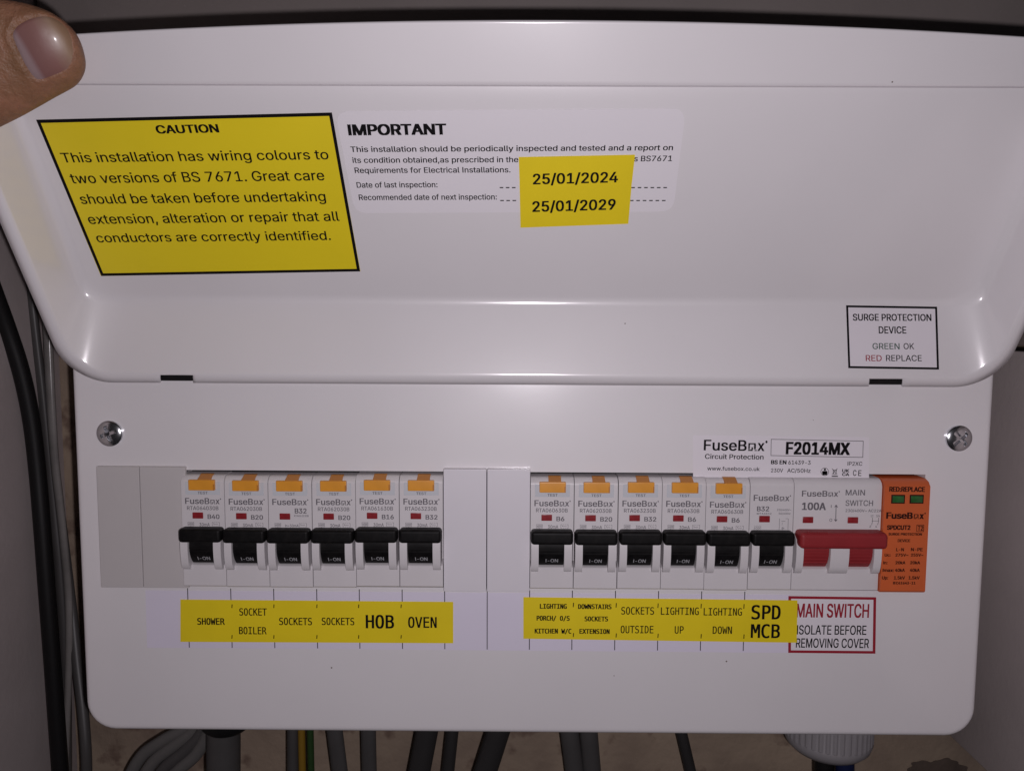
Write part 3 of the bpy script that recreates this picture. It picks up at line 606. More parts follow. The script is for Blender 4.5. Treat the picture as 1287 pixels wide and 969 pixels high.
    X = [-(HW - 14) + 2 * (HW - 14) * k / 44 for k in range(45)]
    grid = []
    for r in range(14):
        kind, q = tops[r]; row = [inner[r]]
        for x in X[1:-1]:
            s_ = CREASE + q * lip_len(x) if kind == 'lip' else q
            g = -step(s_ - CREASE)
            v.append(lid_pt(x, s_, -DEP - g + lip_roll((s_ - CREASE) / lip_len(x)))); row.append(len(v) - 1)
        row.append(inner[N - 1 - r]); grid.append(row)
    for r in range(13):
        for k in range(44): f.append((grid[r][k], grid[r + 1][k], grid[r + 1][k + 1], grid[r][k + 1]))
    loop = grid[13] + [inner[i] for i in range(N - 1 - 14, 13, -1)]
    f.append(tuple(loop[::-1]))
    # consistent normals
    bm = bmesh.new(); bv = [bm.verts.new(p) for p in v]
    for q in f: bm.faces.new([bv[i] for i in q])
    bmesh.ops.recalc_face_normals(bm, faces=list(bm.faces))
    big = max(bm.faces, key=lambda q: q.calc_area()); big.normal_update()
    if np.array(big.normal) @ LN < 0: bmesh.ops.reverse_faces(bm, faces=list(bm.faces))
    bm.verts.index_update()
    mb.add([x.co for x in bm.verts], [[x.index for x in q.verts] for q in bm.faces]); bm.free()
    return mb, slots
lid_mb, slots = build_lid()
lid = lid_mb.build('lid', 'paint', unit, UO, smooth=60)
sm = lid.modifiers.new('sheet', 'SOLIDIFY'); sm.thickness = 1.0 * S; sm.offset = -1.0
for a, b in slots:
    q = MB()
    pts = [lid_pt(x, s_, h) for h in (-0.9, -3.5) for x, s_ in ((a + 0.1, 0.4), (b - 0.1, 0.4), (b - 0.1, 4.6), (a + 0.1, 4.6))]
    q.add(pts, [(0, 1, 2, 3), (7, 6, 5, 4), (0, 4, 5, 1), (1, 5, 6, 2), (2, 6, 7, 3), (3, 7, 4, 0)]).build('slot_shade', 'cblack', lid, UO, smooth=0)  # black block added in each slot for the shade behind the lid

# --- glands under the unit (parts of it) 
g1 = at(276, 926, 36)
lathe([(12.4, 8), (12.8, 5), (12.6, 0), (11.6, -3), (9.6, -4.8), (6.5, -5.4)], (g1[0], 46, g1[2] + 4.0), 40).build('cable_gland', 'cblack', unit, UO)
lathe([(7.0, -g1[2] + ZB), (7.0, 0)][::-1], (g1[0], 46, g1[2] + 9), 24).build('gland_thread', 'cblack', unit, UO)
g2 = at(1057, 946, 32)
lathe([(20.2, 26), (20.2, 25.6), (20.2, 0.4), (20.4, 0), (20.6, -1.2), (19.6, -4), (17, -6.6), (12.5, -8.2), (9, -8.4)], (g2[0], 48, g2[2] + 1.0), 160, ribs=40, rib_d=0.55, rib_z=(0.2, 25.8)).build('cable_gland', 'gland', unit, UO, smooth=30)

# ================================================================== BLANKING PLATES
for k, px_l, px_r, mt, lab in ((0, 0, 0, 'blankg', 'grey blanking plate at the far left end of the switch row'),
                   (1, 0, 0, 'blankg', 'grey blanking plate beside the leftmost circuit breaker'),
                   (8, 0, 0, 'blankw', 'white blanking plate right of the breaker labelled OVEN'),
                   (9, 0, 0, 'blankw', 'white blanking plate left of the breaker labelled LIGHTING PORCH')):
    x0, x1 = mod_x(k) + 0.12, mod_x(k + 1) - 0.12
    if k == 1: x1 += 1.2
    t = 3.2 if k > 4 else 1.9
    org = ((x0 + x1) / 2, 0, -86.2)
    p = thing('blanking_plate', org, lab, 'blanking plate', 'blanking plates in the switch row')
    MB().box(x0, x1, -t, -0.05, -86.2 if k > 4 else -86.0, -34.6, 0.35).build('face_plate', mt, p, org, wn=True)
    MB().box(x0 + 1.2 + (3 if k == 0 else 0), x1 - 1.2, -0.05, 8, -84.5, -37.6).build('clip', mt, p, org)

# ================================================================== BREAKERS
FACE = -4.0; TOPZ = -37.7; BOTZ = -84.5
def arc_y(z):    # front of the switch drum at height z below the top of a module
    return 4 - math.sqrt(max(0.01, 105 - (z + 29) ** 2))
def body_mesh(wd, recess):
    mb = MB()
    # upper block, lower block, recessed middle
    up = [(30, -3.0), (7, -3.0), (5.5, 0), (-0.6, 0), (-2.2, -0.5), (-3.5, -1.6), (FACE, -3.0), (FACE, -22.4), (2.0, -24.0), (30, -24.0)]
    lo = [(30, -36.4), (0.0, -36.4), (FACE + 0.5, -37.2), (FACE, -37.7), (FACE, -46.2), (FACE + 0.6, -46.8), (30, -46.8)]
    mid = [(30, -24.0), (2.2, -24.0), (2.2, -36.4), (30, -36.4)]
    mb.prism(up, 0.13, wd - 0.13); mb.prism(lo, 0.13, wd - 0.13); mb.prism(mid, 0.13, wd - 0.13)
    return mb
def cheek(mb, x0, x1):
    p = [(2.2, -23.2), (-4.6, -23.2), (-6.6, -24.4), (-7.3, -27), (-7.4, -30), (-7.2, -33), (-6.7, -36), (-5.9, -38.2), (-4.9, -39.0), (-4.1, -39.2), (2.2, -39.2)]
    bm = bmesh.new()
    t = MB().prism(p, x0, x1)
    mb.add(t.v, t.f); return mb
def drum(x0, x1):
    p = [(2.1, -22.8)] + [(arc_y(z), z) for z in np.linspace(-22.8, -37.3, 14)] + [(2.1, -37.3)]
    return MB().prism(p, x0, x1)
def bar(x0, x1, dep=-9.0, z0=-26.9, z1=-21.2, r=0.9):
    return MB().box(x0, x1, dep, -3.0, z0, z1, r, 3)
def shift(mb, dx, dz):
    mb.v = [(x + dx, y, z + dz) for x, y, z in mb.v]; return mb
FPL = Plane((0, FACE, 0), (0, 0, 1), (0, -1, 0))
def ltext(mb, sx, x0, x1, top, base, bold=0.0, y=FACE, off=0.07, curve=False):
    """lettering in module coordinates: x from the left edge, heights down from the top edge"""
    v, f = LOGO if sx == 'LOGO' else glyphs(sx, bold)
    out = []
    for a, b, k in v:
        z = -base + b * (base - top)
        out.append((x0 + a * (x1 - x0), (arc_y(z) if curve else y) - off - 0.004 * k, z))
    mb.add(out, f); return mb
def rect(mb, x0, x1, z0, z1, y=FACE - 0.07):
    mb.add([(x0, y, z0), (x1, y, z0), (x1, y, z1), (x0, y, z1)], [(0, 1, 2, 3)]); return mb
shared = {}
def put(key, maker, name, mt, parent, smooth=35):
    if key not in shared:
        o = maker().build(name, mt, parent, smooth=smooth, wn=smooth > 0); shared[key] = o.data; return o
    o = bpy.data.objects.new(name, shared[key]); COL.objects.link(o); o.parent = parent
    if smooth: w_ = o.modifiers.new('normals', 'WEIGHTED_NORMAL'); w_.keep_sharp = True; w_.weight = 100
    return o
def breaker_common(p):
    put('body', lambda: body_mesh(18, 0), 'body', 'white', p)
    put('cheekL', lambda: cheek(MB(), 0.45, 3.5), 'switch_guard', 'white', p)
    put('cheekR', lambda: cheek(MB(), 14.0, 17.1), 'switch_guard', 'white', p)
    def lev():
        mb = bar(0.35, 17.55, r=1.3); d = drum(3.7, 13.85); mb.add(d.v, d.f)
        for z in (-29.6, -31.0): mb.box(3.75, 13.8, arc_y(z) - 0.22, arc_y(z) + 1, z - 0.22, z + 0.22)
        return mb
    lv = put('lever', lev, 'lever', 'black', p)
    put('ion', lambda: ltext(MB(), 'I-ON', 6.5, 11.6, 33.6, 35.3, 0.004, curve=True, off=0.09), 'lettering', 'lightink', lv)
def small_marks(mb):
    # the rated-capacity box, its foot and the dashed symbol
    for x0, x1, z in ((2.5, 5.1, -19.4), (2.5, 5.1, -20.9)): rect(mb, x0, x1, z - 0.12, z)
    for x in (2.5, 4.98): rect(mb, x, x + 0.12, -20.9, -19.4)
    rect(mb, 3.7, 3.85, -21.9, -20.9); rect(mb, 3.3, 4.3, -21.95, -21.8)
    ltext(mb, '6000', 2.8, 4.85, 19.75, 20.65, 0.01)
    for x in (12.7, 13.5, 14.3, 15.1):
        rect(mb, x, x + 0.5, -19.5, -19.38); rect(mb, x, x + 0.5, -21.0, -20.88)
    for x in (12.6, 15.6): rect(mb, x, x + 0.12, -21.0, -19.4)
    rect(mb, 13.2, 15.0, -20.3, -20.16); rect(mb, 13.2, 13.35, -20.3, -19.7)
    return mb
def rcbo(k, model, rating, label):
    org = (mod_x(k) + random.uniform(-0.08, 0.08), random.uniform(-0.2, 0.2), TOPZ + random.uniform(-0.28, 0.28))
    p = thing('circuit_breaker', org, label, 'circuit breaker', 'circuit breakers with amber test buttons')
    breaker_common(p)
    def surround():
        mb = MB().box(1.9, 16.2, FACE - 0.12, FACE + 1, -7.9, -2.6, 0.1); return mb
    put('surround', surround, 'test_window', 'window', p)
    tb = put('test', lambda: MB().box(3.7, 14.5, FACE - 1.5, FACE, -5.9, -1.5, 0.35), 'test_button', 'amber', p)
    def ridges():
        mb = MB().prism([(FACE - 1.2, -1.9), (FACE - 0.9, -1.3), (FACE + 2.8, 0.25), (FACE + 4, 0.25), (FACE + 1, -1.9)], 7.4, 12.6)
        mb.box(13.9, 14.45, FACE - 1.55, FACE - 0.4, -5.8, -3.2)
        return mb
    put('stem', ridges, 'button_stem', 'amberd', tb, 0)
    put('flag', lambda: MB().box(4.6, 9.0, FACE - 0.35, FACE + 1, -17.9, -15.3, 0.2), 'indicator_window', 'redwin', p)
    mb = MB()
    ltext(mb, 'TEST', 7.0, 11.2, 6.55, 7.65, 0.004, y=FACE - 0.12)
    ltext(mb, 'LOGO', 1.7, 16.6, 9.3, 11.8)
    if model:
        ltext(mb, model, 2.4, 15.4, 12.7, 14.3, 0.0)
        n = len(rating); ltext(mb, rating, 10.8, 10.8 + 1.65 * n, 16.1, 18.0, 0.012)
        ltext(mb, '30mA', 7.3, 11.6, 19.7, 21.1, 0.0)
    else:
        ltext(mb, rating, 10.9, 15.8, 13.2, 15.3, 0.012); ltext(mb, 'RTA063230B', 10.6, 16.6, 15.9, 16.7)
        ltext(mb, 'In=30mA', 6.8, 12.4, 19.9, 21.0)
    small_marks(mb)
    mb.build('lettering', 'greyink', p, smooth=0)
    return p
for k, mo, ra, lab in (
    (2, 'RTA064030B', 'B40', 'white B40 circuit breaker above the SHOWER label'),
    (3, 'RTA062030B', 'B20', 'white B20 circuit breaker above the SOCKET BOILER label'),
    (4, None, 'B32', 'white B32 circuit breaker above the first SOCKETS label, rating printed high'),
    (5, 'RTA062030B', 'B20', 'white B20 circuit breaker directly left of the B16 one'),
    (6, 'RTA061630B', 'B16', 'white B16 circuit breaker above the HOB label'),
    (7, 'RTA063230B', 'B32', 'white B32 circuit breaker above the OVEN label'),
    (10, 'RTA060630B', 'B6', 'white B6 circuit breaker above the LIGHTING PORCH KITCHEN label'),
    (11, 'RTA062030B', 'B20', 'white B20 circuit breaker above the DOWNSTAIRS SOCKETS EXTENSION label'),
    (12, 'RTA063230B', 'B32', 'white B32 circuit breaker above the SOCKETS OUTSIDE label'),
    (13, 'RTA060630B', 'B6', 'white B6 circuit breaker above the LIGHTING UP label'),
    (14, 'RTA060630B', 'B6', 'white B6 circuit breaker above the LIGHTING DOWN label')):
    rcbo(k, mo, ra, lab)

# --- the breaker without a test button
org = (mod_x(15), 0, TOPZ)
p = thing('circuit_breaker', org, 'white B32 circuit breaker without a test button beside the red main switch', 'circuit breaker')
breaker_common(p)
put('flagb', lambda: MB().box(4.0, 8.4, FACE - 0.35, FACE + 1, -18.0, -15.3, 0.2), 'indicator_window', 'redwin', p)
mb = MB(); ltext(mb, 'LOGO', 1.5, 16.8, 6.6, 9.1); ltext(mb, 'B32', 3.0, 8.0, 11.4, 13.4, 0.012); ltext(mb, 'MTA6B32', 3.0, 9.0, 14.0, 14.8)
ltext(mb, '230/400V~', 11.2, 17.0, 12.4, 13.2); ltext(mb, '50/60Hz', 12.0, 16.8, 13.9, 14.7)
for a in ((12.3, 12.45, -21.2, -16.4), (13.2, 14.8, -17.6, -17.45), (15.9, 16.05, -21.0, -16.4), (13.6, 14.6, -20.6, -20.45), (14.8, 15.9, -16.5, -16.38)): rect(mb, *a)
ltext(mb, '1', 13.4, 13.7, 18.0, 19.0); ltext(mb, '0', 13.4, 14.1, 20.0, 21.0)
rect(mb, 1.9, 5.0, -19.6, -19.48); ltext(mb, '6000', 2.0, 4.9, 20.0, 20.9); rect(mb, 3.4, 3.55, -22.0, -21.1)
mb.build('lettering', 'greyink', p, smooth=0)

# --- main switch, two modules wide
org = (mod_x(16), 0, TOPZ)
p = thing('main_switch', org, 'double width white 100A main switch with a wide dark red lever', 'main switch')
body_mesh(36, 0).build('body', 'white', p)
for a, b in ((0.6, 3.6), (14.6, 22.2), (32.3, 35.4)): cheek(MB(), a, b).build('switch_guard', 'white', p)
lv = bar(0.8, 36.2, -11.2, -27.3, -20.6, 1.7)
for a, b in ((3.8, 14.4), (22.4, 32.2)):
    d = drum(a, b); lv.add(d.v, d.f)
    for z in (-29.6, -31.2, -32.8, -34.4): lv.box(a + 0.05, b - 0.05, arc_y(z) - 0.2, arc_y(z) + 1, z - 0.25, z + 0.25)
for i in range(9): lv.box(3.5 + i * 0.95, 4.0 + i * 0.95, -10.6, -10.1, -20.6, -20.2)
lv.build('lever', 'red', p, wn=True, smooth=40)
for a, b in ((3.9, 8.2), (22.3, 26.6)): MB().box(a, b, FACE - 0.35, FACE + 1, -18.2, -15.6, 0.2).build('indicator_window', 'redwin', p)
mb = MB(); O = np.array(org); zo = (5.148, 930, 580)
for sx, x0, x1, t, b, bo in (('LOGO', 400, 645, 188, 226, 0), ('100A', 400, 555, 265, 313, 0.022), ('MAIN', 683, 808, 182, 218, 0), ('SWITCH', 682, 860, 250, 286, 0),
        ('230/400V~ AC22A', 682, 915, 308, 326, 0), ('I', 588, 592, 280, 298, 0), ('O', 578, 596, 368, 388, 0), ('1/2', 845, 862, 344, 358, 0), ('3/4', 880, 904, 344, 358, 0), ('2', 836, 848, 412, 426, 0), ('4', 874, 886, 412, 426, 0)):
    zt(mb, FPL, *zo, sx, x0, x1, t, b, bo, off=0.07)
def zp(x, y): return FPL.at(930 + x / 5.148, 580 + y / 5.148)
stroke(mb, FPL, [zp(622, 285), zp(619, 380)], 0.3, 0.07); stroke(mb, FPL, [zp(613, 295), zp(622, 280), zp(631, 296)], 0.3, 0.07); stroke(mb, FPL, [zp(610, 372), zp(619, 386), zp(628, 373)], 0.3, 0.07)
stroke(mb, FPL, [zp(857, 362), zp(857, 388), zp(851, 410)], 0.2, 0.07); stroke(mb, FPL, [zp(896, 362), zp(896, 388), zp(890, 410)], 0.2, 0.07); stroke(mb, FPL, [zp(852, 384), zp(898, 384)], 0.16, 0.07)
mb.build('lettering', 'greyink', p, org, smooth=0)

# --- surge protection module
org = (mod_x(18), 0, TOPZ)
p = thing('surge_protector', org, 'orange surge protection module with two green windows at the right end', 'surge protector')
SF = -5.6
MB().prism([(30, -3.0), (7, -3.0), (5.5, 0.1), (-1.6, 0.1), (-4.0, -0.7), (SF, -2.4), (SF, -46.0), (SF + 0.7, -46.8), (30, -46.8)], 0.2, 18.7).build('body', 'orange', p)
SPL = Plane((0, SF, 0), (0, 0, 1), (0, -1, 0))
for a, b in ((980, 1066), (1099, 1187)):
    A = SPL.at(930 + a / 5.148, 580 + 214 / 5.148) - O * 0; B = SPL.at(930 + b / 5.148, 580 + 272 / 5.148)
    o_ = np.array(org)
    A, B = A - o_, B - o_
    wn = MB().box(A[0], B[0], SF - 0.12, SF + 0.5, B[2], A[2], 0.1).build('window_frame', 'orink', p)
    MB().box(A[0] + 0.5, B[0] - 0.5, SF - 0.3, SF + 0.5, B[2] + 0.5, A[2] - 0.5, 0.1).build('status_window', 'green', p)
mb = MB()
for sx, x0, x1, t, b, bo in (('RED:REPLACE', 965, 1196, 163, 195, 0.02), ('LOGO', 945, 1200, 328, 370, 0.03), ('SPDCUT2', 950, 1102, 411, 441, 0.025), ('T2', 1149, 1184, 415, 446, 0.01), ('SURGE PROTECTION', 960, 1177, 461, 477, 0.02),
        ('DEVICE', 1020, 1101, 501, 520, 0.01), ('L-N', 1010, 1060, 557, 579, 0.01), ('N-PE', 1105, 1182, 557, 579, 0.01), ('Uc:', 935, 974, 594, 613, 0.01), ('275V~', 1005, 1090, 594, 613, 0.01), ('255V~', 1105, 1186, 594, 613, 0.01),
        ('In:', 926, 954, 643, 663, 0.01), ('20kA', 1005, 1070, 643, 663, 0.015), ('20kA', 1100, 1165, 643, 663, 0.015), ('Imax:', 922, 996, 691, 712, 0.01), ('40kA', 1002, 1066, 691, 712, 0.015), ('40kA', 1098, 1162, 691, 712, 0.015),
        ('Up:', 918, 958, 740, 761, 0.01), ('1.5kV', 995, 1067, 740, 761, 0.01), ('1.5kV', 1090, 1162, 740, 761, 0.01), ('IEC61643-11', 990, 1135, 776, 793, 0.015)):
    zt(mb, SPL, *zo, sx, x0, x1, t, b, bo + 0.012, off=0.07)
def sp_(x, y): return SPL.at(930 + x / 5.148, 580 + y / 5.148)
stroke(mb, SPL, [sp_(1144, 410), sp_(1189, 410), sp_(1188, 452), sp_(1143, 452)], 0.22, 0.07, True)
mb.build('lettering', 'orink', p, org, smooth=0)

# ================================================================== LABELS ON THE COVER
CPL = Plane((0, 0, 0), (0, 0, 1), (0, -1, 0))
def sheet(pl, quad, t=0.12): return MB().quad([pl.at(*q) for q in quad], pl.n, t)
# paper strip with module divisions
q = [(183, 741.5), (993, 747), (992, 820), (185, 813.5)]
org = CPL.at(590, 816)
p = thing('circuit_label_strip', org, 'long lavender paper strip with dividing lines under the circuit breakers', 'label strip')
MB().quad([CPL.at(*z) for z in q], CPL.n, 0.10).build('paper', 'paper', p, org)
mb = MB()
for x in (237, 291, 344.8, 398.7, 452, 505.7, 559, 612.3, 665.5, 719, 773, 827, 881, 935):
    yy = 0.006 * (x - 590)
    dx = (x - 594) * 70 / 11400
    stroke(mb, CPL, [CPL.at(x + dx * 0.5, 741 + yy), CPL.at(x - dx * 0.5, 815.5 + yy)], 0.34, 0.13)
mb.build('divider', 'ink', p, org, smooth=0)
# main switch warning
q = [(990.7, 748.6), (1101, 750), (1100, 821), (990.5, 820)]
org = CPL.at(1045, 821)
p = thing('warning_sticker', org, 'white MAIN SWITCH sticker with a red border below the red lever', 'sticker')
sheet(CPL, q, 0.14).build('sheet', 'labelw', p, org)
mb = MB()
def inset(q, d):
    c = np.mean(np.array(q, float), axis=0); return [tuple(np.array(z) + np.sign(c - np.array(z)) * d) for z in q]
stroke(mb, CPL, [CPL.at(*z) for z in inset(q, 1.7)], 1.15, 0.17, True)
mb.build('border', 'redink', p, org, smooth=0)
z7 = (2.475, 600, 730)
mb = MB(); zt(mb, CPL, *z7, 'MAIN SWITCH', 991, 1217, 70, 113, 0.012, off=0.17); mb.build('lettering', 'redink', p, org, smooth=0)
mb = MB(); zt(mb, CPL, *z7, 'ISOLATE BEFORE', 993, 1209, 137, 166, 0.004, off=0.17); zt(mb, CPL, *z7, 'REMOVING COVER', 990, 1217, 178, 207, 0.004, off=0.17)
mb.build('lettering', 'ink', p, org, smooth=0)
# yellow printed tapes
z6 = (2.86, 170, 730)
org = CPL.at(398, 807)
p = thing('label_tape', org, 'yellow label tape reading SHOWER to OVEN under the left breakers', 'label tape', 'yellow label tapes')
sheet(CPL, [(227, 753), (569.6, 756), (569.6, 807.8), (227, 806)], 0.22).build('tape', 'tape', p, org)
mb = MB()
for sx, x0, x1, t, b, bo in (('SHOWER', 224, 323, 132, 156, 0.012), ('SOCKET', 375, 474, 97, 123, 0.004), ('BOILER', 374, 473, 164, 190, 0.004), ('SOCKETS', 518, 636, 131, 157, 0.004), ('SOCKETS', 671, 788, 131, 157, 0.004), ('HOB', 829, 931, 121, 169, 0.008), ('OVEN', 981, 1084, 128, 167, 0.006)):
    zt(mb, CPL, *z6, sx, x0, x1, t, b, bo, True, 0.26)
for x in (349, 499.5, 654, 804, 956.5):
    for a, b in ((83, 96), (193, 206)): stroke(mb, CPL, [CPL.at(170 + x / 2.86, 730 + a / 2.86), CPL.at(170 + (x - 1) / 2.86, 730 + b / 2.86)], 0.38, 0.26)
mb.build('lettering', 'ink', p, org, smooth=0)
org = CPL.at(830, 805)
p = thing('label_tape', org, 'yellow label tape reading LIGHTING PORCH to SPD MCB under the right breakers', 'label tape', 'yellow label tapes')
sheet(CPL, [(657.8, 750), (1002, 754), (1001, 807), (657.8, 802)], 0.30).build('tape', 'tape', p, org)
mb = MB()
for sx, x0, x1, t, b, bo in (('LIGHTING', 194, 278, 70, 85, 0.022), ('PORCH/ O/S', 184, 287, 107, 122, 0.022), ('KITCHEN W/C', 178, 292, 147, 162, 0.022), ('DOWNSTAIRS', 313, 417, 71, 86, 0.022), ('SOCKETS', 333, 406, 109, 124, 0.022), ('EXTENSION', 317, 411, 148, 163, 0.022),
        ('SOCKETS', 447, 549, 80, 103, 0.0), ('OUTSIDE', 445, 547, 138, 161, 0.0), ('LIGHTING', 570, 688, 81, 104, 0.0), ('UP', 613, 641, 139, 162, 0.0), ('LIGHTING', 703, 822, 83, 106, 0.0), ('DOWN', 731, 791, 140, 163, 0.0), ('SPD', 851, 942, 74, 118, 0.008), ('MCB', 849, 940, 133, 176, 0.008)):
    zt(mb, CPL, *z7, sx, x0, x1, t, b, bo, True, 0.34)
for x in (299, 432, 562, 696, 829):
    for a, b in ((64, 77), (158, 170)): stroke(mb, CPL, [CPL.at(600 + x / 2.475, 730 + (a + x * .008) / 2.475), CPL.at(600 + (x - 1) / 2.475, 730 + (b + x * .01) / 2.475)], 0.38, 0.34)
mb.build('lettering', 'ink', p, org, smooth=0)
# maker's rating label
org = CPL.at(980, 601)
p = thing('rating_label', org, "white maker's label with model number F2014MX above the main switch", 'sticker')
sheet(CPL, [(871, 547), (1092, 549.5), (1092, 601.3), (871, 599.3)], 0.12).build('sheet', 'labelw', p, org)
mb = MB(); z5 = (5.148, 860, 530)
for sx, x0, x1, t, b, bo in (('LOGO', 125, 536, 118, 187, 0), ('Circuit Protection', 133, 512, 210, 241, 0.006), ('www.fusebox.co.uk', 148, 487, 291, 315, 0), ('F2014MX', 655, 1070, 132, 213, 0.03), ('BS EN', 560, 660, 248, 274, 0.025), ('61439-3', 672, 816, 250, 276, 0), ('IP2XC', 1055, 1150, 258, 283, 0), ('230V', 560, 638, 302, 326, 0), ('AC/50Hz', 665, 816, 303, 328, 0),
        ('UK', 1020, 1066, 306, 326, 0.02), ('CA', 1020, 1066, 330, 350, 0.02), ('C', 1090, 1112, 312, 349, 0.0), ('E', 1124, 1144, 313, 350, 0.0)):
    zt(mb, CPL, *z5, sx, x0, x1, t, b, bo, off=0.16, slope=0.012)
def lp_(x, y): return CPL.at(860 + x / 5.148, 530 + y / 5.148)
stroke(mb, CPL, [lp_(562, 113), lp_(1157, 125), lp_(1154, 230), lp_(560, 218)], 0.2, 0.16, True)
def ring(cx, cy, r, wd, n=20): stroke(mb, CPL, [lp_(cx + r * math.cos(2 * math.pi * k / n), cy + r * math.sin(2 * math.pi * k / n)) for k in range(n)], wd, 0.16, True)
ring(908, 323, 25, 0.16)
stroke(mb, CPL, [lp_(909, 302), lp_(909, 316)], 0.75, 0.16); stroke(mb, CPL, [lp_(908, 318), lp_(908, 344)], 2.0, 0.16); stroke(mb, CPL, [lp_(890, 328), lp_(926, 328)], 0.5, 0.16)
stroke(mb, CPL, [lp_(955, 302), lp_(988, 340)], 0.2, 0.16); stroke(mb, CPL, [lp_(990, 302), lp_(955, 340)], 0.2, 0.16); stroke(mb, CPL, [lp_(962, 312), lp_(965, 338), lp_(980, 338), lp_(984, 312)], 0.2, 0.16, True); stroke(mb, CPL, [lp_(953, 351), lp_(993, 352)], 0.42, 0.16)
mb.build('lettering', 'ink', p, org, smooth=0)

# ================================================================== LABELS INSIDE THE LID
fl0 = LP0 - LN * DEP
LPL = Plane(fl0, LU, LN)
z2 = (2.925, 30, 130)
org = LPL.at(290, 344)
p = thing('caution_sticker', org, 'yellow CAUTION sticker with black border and wiring colours text inside the lid', 'sticker')
q = [(46, 151), (417, 142), (453, 341), (127, 347)]
sheet(LPL, q, 0.12).build('sheet', 'yellow', p, org)
mb = MB(); stroke(mb, LPL, [LPL.at(*z) for z in [(48.5, 152.8), (415.5, 143.8), (450.6, 339.5), (128.7, 345.2)]], 1.2, 0.15, True)
mb.build('border', 'ink', p, org, smooth=0)
mb = MB()
for sx, x0, x1, yl, yr, cap, bo in (('CAUTION', 490, 720, 112, 107.5, 31, 0.022), ('This installation has wiring colours to', 145, 1122, 218, 206, 36, 0.0), ('two versions of BS 7671. Great care', 178, 1107, 294.5, 283, 37, 0.0), ('should be taken before undertaking', 213, 1112, 370, 360, 36, 0.0), ('extension, alteration or repair that all', 242, 1162, 443.5, 432, 35, 0.0), ('conductors are correctly identified.', 272, 1130, 511, 502, 33, 0.0)):
    text(mb, LPL, sx, 30 + x0 / 2.925, 130 + yl / 2.925, 30 + x1 / 2.925, 130 + yr / 2.925, cap / 2.925, bo, off=0.16)
mb.build('lettering', 'ink', p, org, smooth=0)
# inspection label: rounded, matt, same white as the lid
org = LPL.at(645, 266)
p = thing('inspection_label', org, 'matt white IMPORTANT inspection label with rounded corners inside the lid', 'sticker')
c = [np.array(LPL.at(*z)) for z in ((421, 140), (862, 137), (846, 266), (446, 268))]
pts = []
for i in range(4):
    a, b, d = c[i - 1], c[i], c[(i + 1) % 4]
    u = (a - b) / np.linalg.norm(a - b); v_ = (d - b) / np.linalg.norm(d - b)
    for k in range(6):
        t = k / 5; pts.append(b + u * 5 * (1 - t) ** 2 + v_ * 5 * t ** 2)
MB().quad(pts, LN, 0.10).build('sheet', 'clear', p, org)
mb = MB()
for sx, x0, x1, yl, yr, cap, bo in (('IMPORTANT', 52, 405, 116, 113, 40, 0.03), ('This installation should be periodically inspected and tested and a report on', 60, 1217, 175.5, 169, 20, 0.006), ('its condition obtained,as prescribed in the', 67, 662, 214.5, 212, 20, 0.004), ('s BS7671', 1077, 1214, 209, 208, 20, 0.004),
        ('Requirements for Electrical Installations.', 75, 634, 251, 248.5, 20, 0.004), ('Date of last inspection:', 82, 372, 303.5, 302, 20, 0.004), ('Recommended date of next inspection:', 90, 585, 348, 346, 20, 0.004)):
    text(mb, LPL, sx, 420 + x0 / 2.86, 130 + yl / 2.86, 420 + x1 / 2.86, 130 + yr / 2.86, cap / 2.86, bo, off=0.14)
def ip(x, y): return LPL.at(420 + x / 2.86, 130 + y / 2.86)
for y, xs_ in ((303, (595, 617, 639, 1068, 1091, 1114, 1137, 1160, 1183)), (349.5, (597, 619, 641, 1063, 1086, 1109, 1132, 1155, 1178))):
    for x in xs_: stroke(mb, LPL, [ip(x, y), ip(x + 13, y - 0.1)], 0.42, 0.14)
mb.build('lettering', 'ink', p, org, smooth=0)
# dates
org = LPL.at(722, 283)
p = thing('date_label', org, 'yellow label with two handover dates stuck over the inspection label', 'sticker')
p['label'] = 'small yellow label with two printed dates stuck over the inspection label'
sheet(LPL, [(653.0, 230.5), (794.3, 226.5), (789.6, 281.3), (654.2, 286.2)], 0.20).build('tape', 'tape', p, org)
sheet(LPL, [(652, 197.5), (798, 194.6), (794.1, 229.6), (653.2, 233.6)], 0.34).build('tape', 'tape', p, org)
mb = MB()
for sx, x0, x1, yl, yr in (('25/01/2024', 345, 873, 256, 243), ('25/01/2029', 342, 858, 427, 412)):
    text(mb, LPL, sx, 600 + x0 / 4.95, 180 + yl / 4.95, 600 + x1 / 4.95, 180 + yr / 4.95, 66 / 4.95, 0.014, off=0.37)
mb.build('lettering', 'ink', p, org, smooth=0)
# surge sticker on the lower wall of the lid
a_, b_ = lid_pt(0, 3.9, 0), lid_pt(0, 27.2, -DEP)
wz = (b_ - a_) / np.linalg.norm(b_ - a_); wn_ = np.cross(np.array([1.0, 0, 0]), wz); wn_ = wn_ if wn_[1] < 0 else -wn_
WPL = Plane(a_, wz, wn_)
org = WPL.at(1122, 464)
p = thing('surge_sticker', org, 'white SURGE PROTECTION DEVICE sticker with a black border on the lid', 'sticker')
q = [(1063, 384), (1177.5, 386), (1180, 464.5), (1066, 462.5)]
sheet(WPL, q, 0.12).build('sheet', 'labelw', p, org)
mb = MB(); stroke(mb, WPL, [WPL.at(*z) for z in [(1064.5, 385.2), (1176.3, 387), (1178.6, 463.3), (1067.2, 461.5)]], 0.85, 0.15, True); mb.build('border', 'ink', p, org, smooth=0)
z3 = (2.945, 850, 330)
mb = MB()
